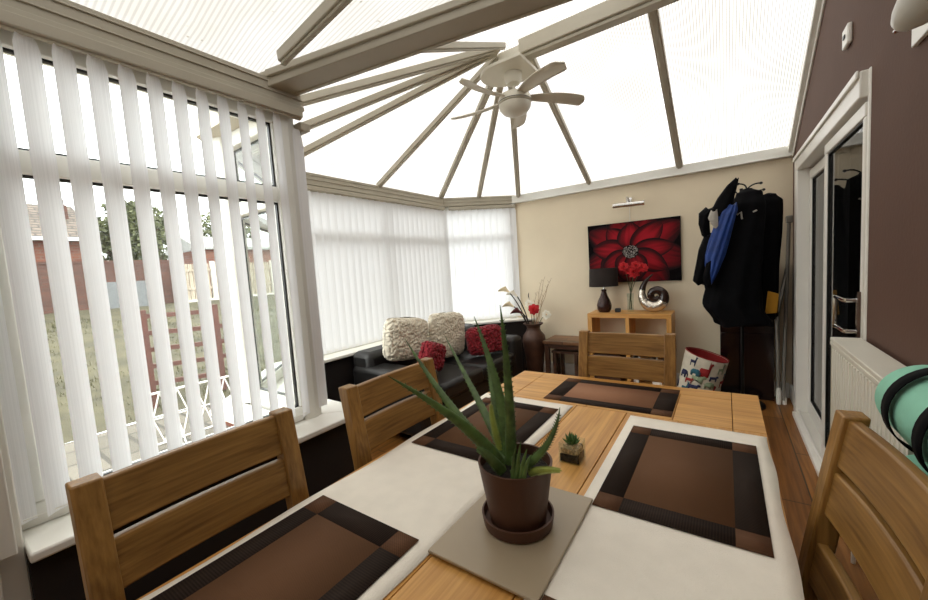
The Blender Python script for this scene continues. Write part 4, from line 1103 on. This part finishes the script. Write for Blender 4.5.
wl = thing('wall_light', 'white uplighter on the brown wall at the top right corner', 'lamp', (XR, 1.72, 2.1))
MB().box((XR-.014, 1.36, 1.98), (XR-.001, 1.85, 2.22)).build('wall_plate', M['white'], wl, bevel=.003)
W0, W1 = V((.41, 1.65, 1.98)), V((.478, 1.45, 2.04))
prof = [(0, .001), (0, .012), (.08, .03), (.2, .044), (.4, .0585), (.7, .068), (1, .073), (1.6, .082)]
dW = W1-W0; tW = dW.normalized(); uW = tW.cross(V((0, 0, 1))).normalized(); wW = tW.cross(uW); mb = MB()
rings = [[mb.bm.verts.new(W0+dW*q+(uW*math.cos(2*PI*k_/28)+wW*math.sin(2*PI*k_/28))*r) for k_ in range(28)] for q, r in prof]
for r1, r2 in zip(rings, rings[1:]):
    for k_ in range(28): mb._f([r1[k_], r1[(k_+1) % 28], r2[(k_+1) % 28], r2[k_]])
for vv in [v for r1 in rings for v in r1]: vv.co.x = min(vv.co.x, XR-.015)
mb.build('lamp_shade', M['walllamp'], wl, smooth=60)
MB().tube([W0-tW*.014, W0+tW*.002], [.006, .008], 10).build('finial', M['chrome'], wl)

sw = thing('wall_switch', 'small white pull-cord sensor box high on the brown wall', 'switch', (XR, 2.67, 2.37))
MB().box((XR-.02, 2.60, 2.325), (XR-.001, 2.70, 2.415)).build('case', M['white'], sw, bevel=.006)
MB().box((XR-.024, 2.635, 2.362), (XR-.02, 2.665, 2.378)).build('rocker', M['black'], sw)

# ------------------------------------------------------------------ ceiling fan
F0 = V((-1.36, 2.84, 2.62))
fn = thing('ceiling_fan', 'white ceiling fan with five curved blades hanging from the roof hub', 'fan', F0)
hp_ = MB()
pts = []
for i in range(13):
    a = PI/2+PI*i/12; pts.append((-1.42+.20*math.cos(a), 2.82+.19*math.sin(a)))
pts = [(-1.20, 3.01)]+pts+[(-1.20, 2.63)]
hp_.prism(pts, 2.885, 2.91); hp_.prism([(-1.44, 2.75), (-1.25, 2.75), (-1.25, 2.86), (-1.44, 2.86)], 2.91, 3.03); hp_.build('mounting_plate', M['fan'], fn, bevel=.004)
MB().lathe([(0, -.09), (.05, -.08), (.068, -.045), (.07, 0), (0, 0)], (-1.36, 2.83, 2.885), 28).build('canopy', M['fan'], fn)
MB().tube([(-1.36, 2.835, 2.80), (-1.36, 2.84, 2.74)], .011, 12).build('rod', M['fan'], fn)
MB().lathe([(0, .135), (.035, .135), (.075, .12), (.118, .10), (.13, .07), (.13, .045), (.124, .04), (0, .04)], F0, 36).build('motor_housing', M['fan'], fn)
MB().lathe([(0, -.055), (.05, -.05), (.095, -.03), (.122, .005), (.127, .03), (.11, .039), (0, .039)], F0, 36).build('light_bowl', M['fan'], fn)
MB().lathe([(.1315, .046), (.1315, .051), (.12, .051), (.12, .046)], F0, 36).build('trim_ring', M['black'], fn)
for i in range(5):
    a = math.radians(-33+72*i)
    mb = MB()
    def bl(u, v, a=a):
        r = .10+.48*v; sweep = .26*(v**1.4)
        ang = a-.12+sweep*.7
        w_ = (.055+.055*math.sin(min(1, v*1.5)*PI/2))*(1 if v < .9 else math.sqrt(max(0.02, 1-((v-.9)/.1)**2)))
        s = (u-.5)*w_
        c = V((math.cos(ang)*r, math.sin(ang)*r, .075-.02*v)); t_ = V((-math.sin(ang), math.cos(ang), -.30))
        return F0+c+t_*s+V((0, 0, .012*math.sin(u*PI)))
    mb.grid(bl, 8, 20); mb.build('blade', M['fanblade'], fn, smooth=0, solid=.006)

# ------------------------------------------------------------------ garden outside the left window
def gz(x): return -.25 if x > -6 else -.25+(-6-x)*.165
lw = MB(); lw.grid(lambda u, v: V((-6-8.5*u, -8+34*v, gz(-6-8.5*u)+.04*noise.noise(V((u*6, v*20, 0))))), 16, 40)
struct(lw, 'ground', M['lawn'], smooth=0)
pv = MB().prism([(-6.02, -8), (-3.2, -8), (-3.2, 26), (-6.02, 26)], -.45, -.25)
struct(pv, 'ground_paving', M['paver'])
gb = MB()
for i in range(9000):
    x = -6.1-6.4*random.random()**1.3; y = -.5+7*random.random()
    if noise.noise(V((x*.7, y*.7, 0))) < -.25: continue
    z = gz(x)-.02; h_ = random.uniform(.03, .09); a = random.uniform(0, 6.28); dx, dy = .012*math.cos(a), .012*math.sin(a)
    gb._f([gb.bm.verts.new((x-dx, y-dy, z)), gb.bm.verts.new((x+dx, y+dy, z)), gb.bm.verts.new((x+random.uniform(-.03, .03), y+random.uniform(-.03, .03), z+h_))])
tag(gb.build('grass', M['grass'], None, smooth=0), 'patchy dry grass of the lawn outside the window', 'grass', kind='stuff')

XH = -14.0
hb = thing('brick_house', 'brick house with tiled roof seen far left through the blind', 'house', (XH-2, .6, gz(XH)-.1))
hz0 = gz(XH)-.2
MB().box((XH-4, -6, hz0), (XH, 2.75, 2.80)).build('wall', M['brick'], hb)
mb = MB().extrude([(XH+.3, -6.3, 2.78), (XH+.3, -6.3, 2.86), (XH-2, -6.3, 4.0), (XH-4.3, -6.3, 2.86), (XH-4.3, -6.3, 2.78)], (0, 9.2, 0)); mb.build('roof', M['tile'], hb)
mb = MB().box((XH+.31, -6.3, 2.75), (XH+.40, 2.9, 2.84)); mb.build('gutter', M['white'], hb, bevel=.02)
mb = MB().box((XH-1.2, 2.40, 3.2), (XH-.95, 2.62, 3.86)); mb.box((XH-1.14, 2.45, 3.86), (XH-1.0, 2.58, 4.02)); mb.build('chimney', M['brick2'], hb)
gwall = MB().box((XH+.4, -4, gz(XH+.4)-.2), (XH+.62, 4.3, 2.16)); gwall.box((XH+.38, -4, 2.16), (XH+.64, 4.3, 2.22))
single(gwall, 'garden_wall', M['brick2'], 'dark red brick garden wall at the end of the lawn', 'wall')
p = at(119, 287, 0, XH+.7)
single(MB().box((XH+.66, 2.7, gz(XH+.66)-.05), (XH+.74, 4.0, 1.65)), 'grey_panel', M['greypanel'], 'grey panel leaning on the dark brick garden wall', 'panel', bevel=.01)

def tree(name, label, c, trunk_h, rx, ry, rz, n_, seed_, leaf=.10):
    rnd = random.Random(seed_)
    o = thing(name, label, 'tree', c, 0, 'trees beyond the garden wall')
    c = V(c); mb = MB().tube([c, c+V((.05, .03, trunk_h*.6)), c+V((0, 0, trunk_h+rz*.6))], [.14, .11, .04], 9)
    for i in range(14):
        a = rnd.uniform(0, 6.28); q = rnd.uniform(.5, 1); b0 = c+V((0, 0, trunk_h*rnd.uniform(.6, 1.2)))
        mb.tube([b0, b0+V((rx*.5*math.cos(a), ry*.5*math.sin(a), rz*.5*q)), b0+V((rx*.9*math.cos(a), ry*.9*math.sin(a), rz*1.1*q))], [.04, .025, .008], 6)
    mb.build('trunk', M['bark'], o)
    f = MB(); cc = c+V((0, 0, trunk_h+rz*.8))
    for i in range(n_):
        th = rnd.uniform(0, 6.28); ph = math.acos(rnd.uniform(-1, 1)); r = rnd.random()**.45
        p = cc+V((rx*r*math.sin(ph)*math.cos(th), ry*r*math.sin(ph)*math.sin(th), rz*r*math.cos(ph)))
        if noise.noise(p*1.6+V((seed_, 0, 0))) < -.22+.35*(r-.5): continue
        d1 = V((rnd.uniform(-1, 1), rnd.uniform(-1, 1), rnd.uniform(-1, 1))).normalized()*leaf; d2 = d1.cross(V((rnd.uniform(-1, 1), rnd.uniform(-1, 1), rnd.uniform(-1, 1)))).normalized()*leaf*.5
        f._f([f.bm.verts.new(p-d1), f.bm.verts.new(p+d2), f.bm.verts.new(p+d1), f.bm.verts.new(p-d2)])
    f.build('foliage', M['leaf'], o, smooth=0)
tree('garden_tree', 'leafy tree behind the brick wall beside the brick house', (-15.6, 4.0, .8), 1.2, 1.0, .95, 1.25, 5200, 1)
tree('garden_tree', 'broad leafy tree in the middle behind the brick wall', (-18.6, 5.2, .8), 1.3, 1.1, 1.2, 1.5, 6000, 2)
tree('garden_tree', 'leafy tree behind the small shed roof', (-18.4, 8.0, .8), 1.2, 1.2, 1.35, 1.5, 5000, 3)

# fence of concrete posts and timber panels
yf0 = 5.35
fe = thing('timber_fence', 'grey timber panel fence with concrete posts beyond the lawn', 'fence', (-13.2, 7, .6))
ys_ = [4.35, 5.3, 6.25, 7.2, 8.15, 9.1, 10.05]
for y in ys_: MB().box((-13.3, y, .6), (-13.18, y+.12, 2.15)).build('post', M['concrete'], fe, bevel=.01)
for y in ys_[:-1]:
    mb = MB(); q = y+.13
    while q < y+.86: mb.box((-13.26, q, 1.0), (-13.235, q+.10, 2.08)); q += .112
    mb.box((-13.235, y+.12, 1.3), (-13.21, y+.95, 1.37)); mb.box((-13.235, y+.12, 1.85), (-13.21, y+.95, 1.92))
    mb.build('panel', M['fencewood'], fe)
mb = MB()
for y in ys_[:-1]: mb.box((-13.27, y+.12, .6), (-13.20, y+.95, 1.0))
mb.build('gravel_board', M['concrete'], fe)
sd = thing('garden_shed', 'small shed with grey felt roof behind the timber fence', 'shed', (-15, 8.6, .8))
MB().box((-16.4, 5.45, .8), (-14.2, 8.6, 2.62)).build('wall', M['brick'], sd)
MB().extrude([(-14.05, 5.25, 2.60), (-14.05, 5.25, 2.68), (-15.3, 5.25, 3.15), (-16.6, 5.25, 2.68), (-16.6, 5.25, 2.60)], (0, 3.6, 0)).build('roof', M['sheddark'], sd)

# red-brown rail frame on the lawn
xt = -6.3
tr = thing('rail_frame', 'red-brown timber rail frame standing on the lawn', 'fence', (xt, 2.3, gz(xt)))
def zr(px, py): return at(px, py, 0, xt)
for x0, y0, x1, y1 in ((138, 317, 212, 311), (139, 334, 214, 327), (138, 351, 217, 342), (140, 368, 219, 357), (142, 385, 221, 373)):
    MB().bar(zr(x0, y0), zr(x1, y1), .05, .06).build('rail', M['redwood'], tr)
for px, top_, bot in ((140, 312, 388), (212.5, 306, 380), (229, 304, 376)):
    a, b = zr(px, top_), zr(px+8, bot); x = xt-.0
    MB().box((x-.06, a.y-.04, min(gz(x), b.z)-.0), (x+.04, a.y+.05, a.z+.02)).build('post', M['redwood'], tr)
for (x0, y0, x1, y1) in ((213, 327, 233, 324), (216, 342, 234, 339), (218, 357, 236, 353)):
    MB().bar(zr(x0, y0), zr(x1, y1), .05, .06).build('rail', M['redwood'], tr)
# white wire rack on the paving
xw = -4.9
wr = thing('wire_rack', 'white metal lattice rack folded on the paving outside the window', 'rack', (xw, 1.8, -.25))
def wz(px, py): 
    return at(px, py, 0, xw)
top_ = [wz(140, 397), wz(238, 374)]; 
zlow = -.249
a, b = top_
aw, bw_ = V((xw, a.y, zlow+.01)), V((xw, b.y, zlow+.01))
mb = MB()
for p, q in ((a, b), (aw, bw_), (a, aw), (b, bw_)): mb.tube([p, q], .012, 8)
mb.build('frame', M['wire'], wr)
mb = MB()
n_ = 6
for i in range(n_):
    u0, u1 = i/n_, (i+1)/n_
    mb.tube([a.lerp(b, u0), aw.lerp(bw_, u1)], .007, 6); mb.tube([aw.lerp(bw_, u0), a.lerp(b, u1)], .007, 6)
mb.tube([a.lerp(aw, .5), b.lerp(bw_, .5)], .007, 6)
mb.build('lattice', M['wire'], wr)
mb = MB()
for s in (.25, .75):
    p = aw.lerp(bw_, s); mb.tube([p+V((0, 0, .0)), p+V((.35, 0, .0))], .009, 6); mb.tube([p+V((.35, 0, 0)), a.lerp(b, s)], .007, 6)
mb.build('stay', M['wire'], wr)
# yellow flower in the lawn
pf = at(132, 352, 0, -6.9); 
sp_ = thing('garden_flower', 'pale yellow flowering plant on a cane in the lawn', 'plant', (-6.9, pf.y, gz(-6.9)))
tp = at(134, 322, 0, -6.9); MB().tube([(-6.9, pf.y, gz(-6.9)-.02), (-6.9, (pf.y+tp.y)/2+.02, (gz(-6.9)+tp.z)/2), tp], .008, 6).build('stem', M['stem'], sp_)
mb = MB()
for i in range(26):
    c = tp+V((random.uniform(-.08, .08), random.uniform(-.09, .09), random.uniform(-.35, .06)))
    for q in range(5):
        an = q*1.257; mb._f([mb.bm.verts.new(c), mb.bm.verts.new(c+V((.012, .035*math.cos(an-.3), .035*math.sin(an-.3)))), mb.bm.verts.new(c+V((.018, .045*math.cos(an), .045*math.sin(an)))), mb.bm.verts.new(c+V((.012, .035*math.cos(an+.3), .035*math.sin(an+.3))))])
mb.build('blooms', M['creamflower'], sp_, smooth=0)

# ------------------------------------------------------------------ sky and render look
wd = bpy.data.worlds.new('overcast_sky'); bpy.context.scene.world = wd; wd.use_nodes = True
nt = wd.node_tree; nt.nodes.clear()
out = nt.nodes.new('ShaderNodeOutputWorld'); bg = nt.nodes.new('ShaderNodeBackground')
tc = nt.nodes.new('ShaderNodeTexCoord'); sx = nt.nodes.new('ShaderNodeSeparateXYZ'); nt.links.new(tc.outputs['Generated'], sx.inputs[0])
nz = nt.nodes.new('ShaderNodeTexNoise'); nz.inputs['Scale'].default_value = 2.0; nt.links.new(tc.outputs['Generated'], nz.inputs['Vector'])
cr = ramp(nt, sx.outputs['Z'], [(0.0, (.80, .83, .86, 1)), (.5, (1, .99, .97, 1))])
nt.links.new(cr, bg.inputs['Color']); bg.inputs['Strength'].default_value = 3.6
nt.links.new(bg.outputs[0], out.inputs[0])
sc = bpy.context.scene
sc.view_settings.view_transform = 'Standard'; sc.view_settings.look = 'None'; sc.view_settings.gamma = 1
sc.view_settings.use_curve_mapping = False
sc.view_settings.exposure = .84
sc.cycles.max_bounces = 10; sc.cycles.diffuse_bounces = 5; sc.cycles.transparent_max_bounces = 24; sc.cycles.transmission_bounces = 8
sc.cycles.use_denoising = True
sc.cycles.sample_clamp_indirect = 8
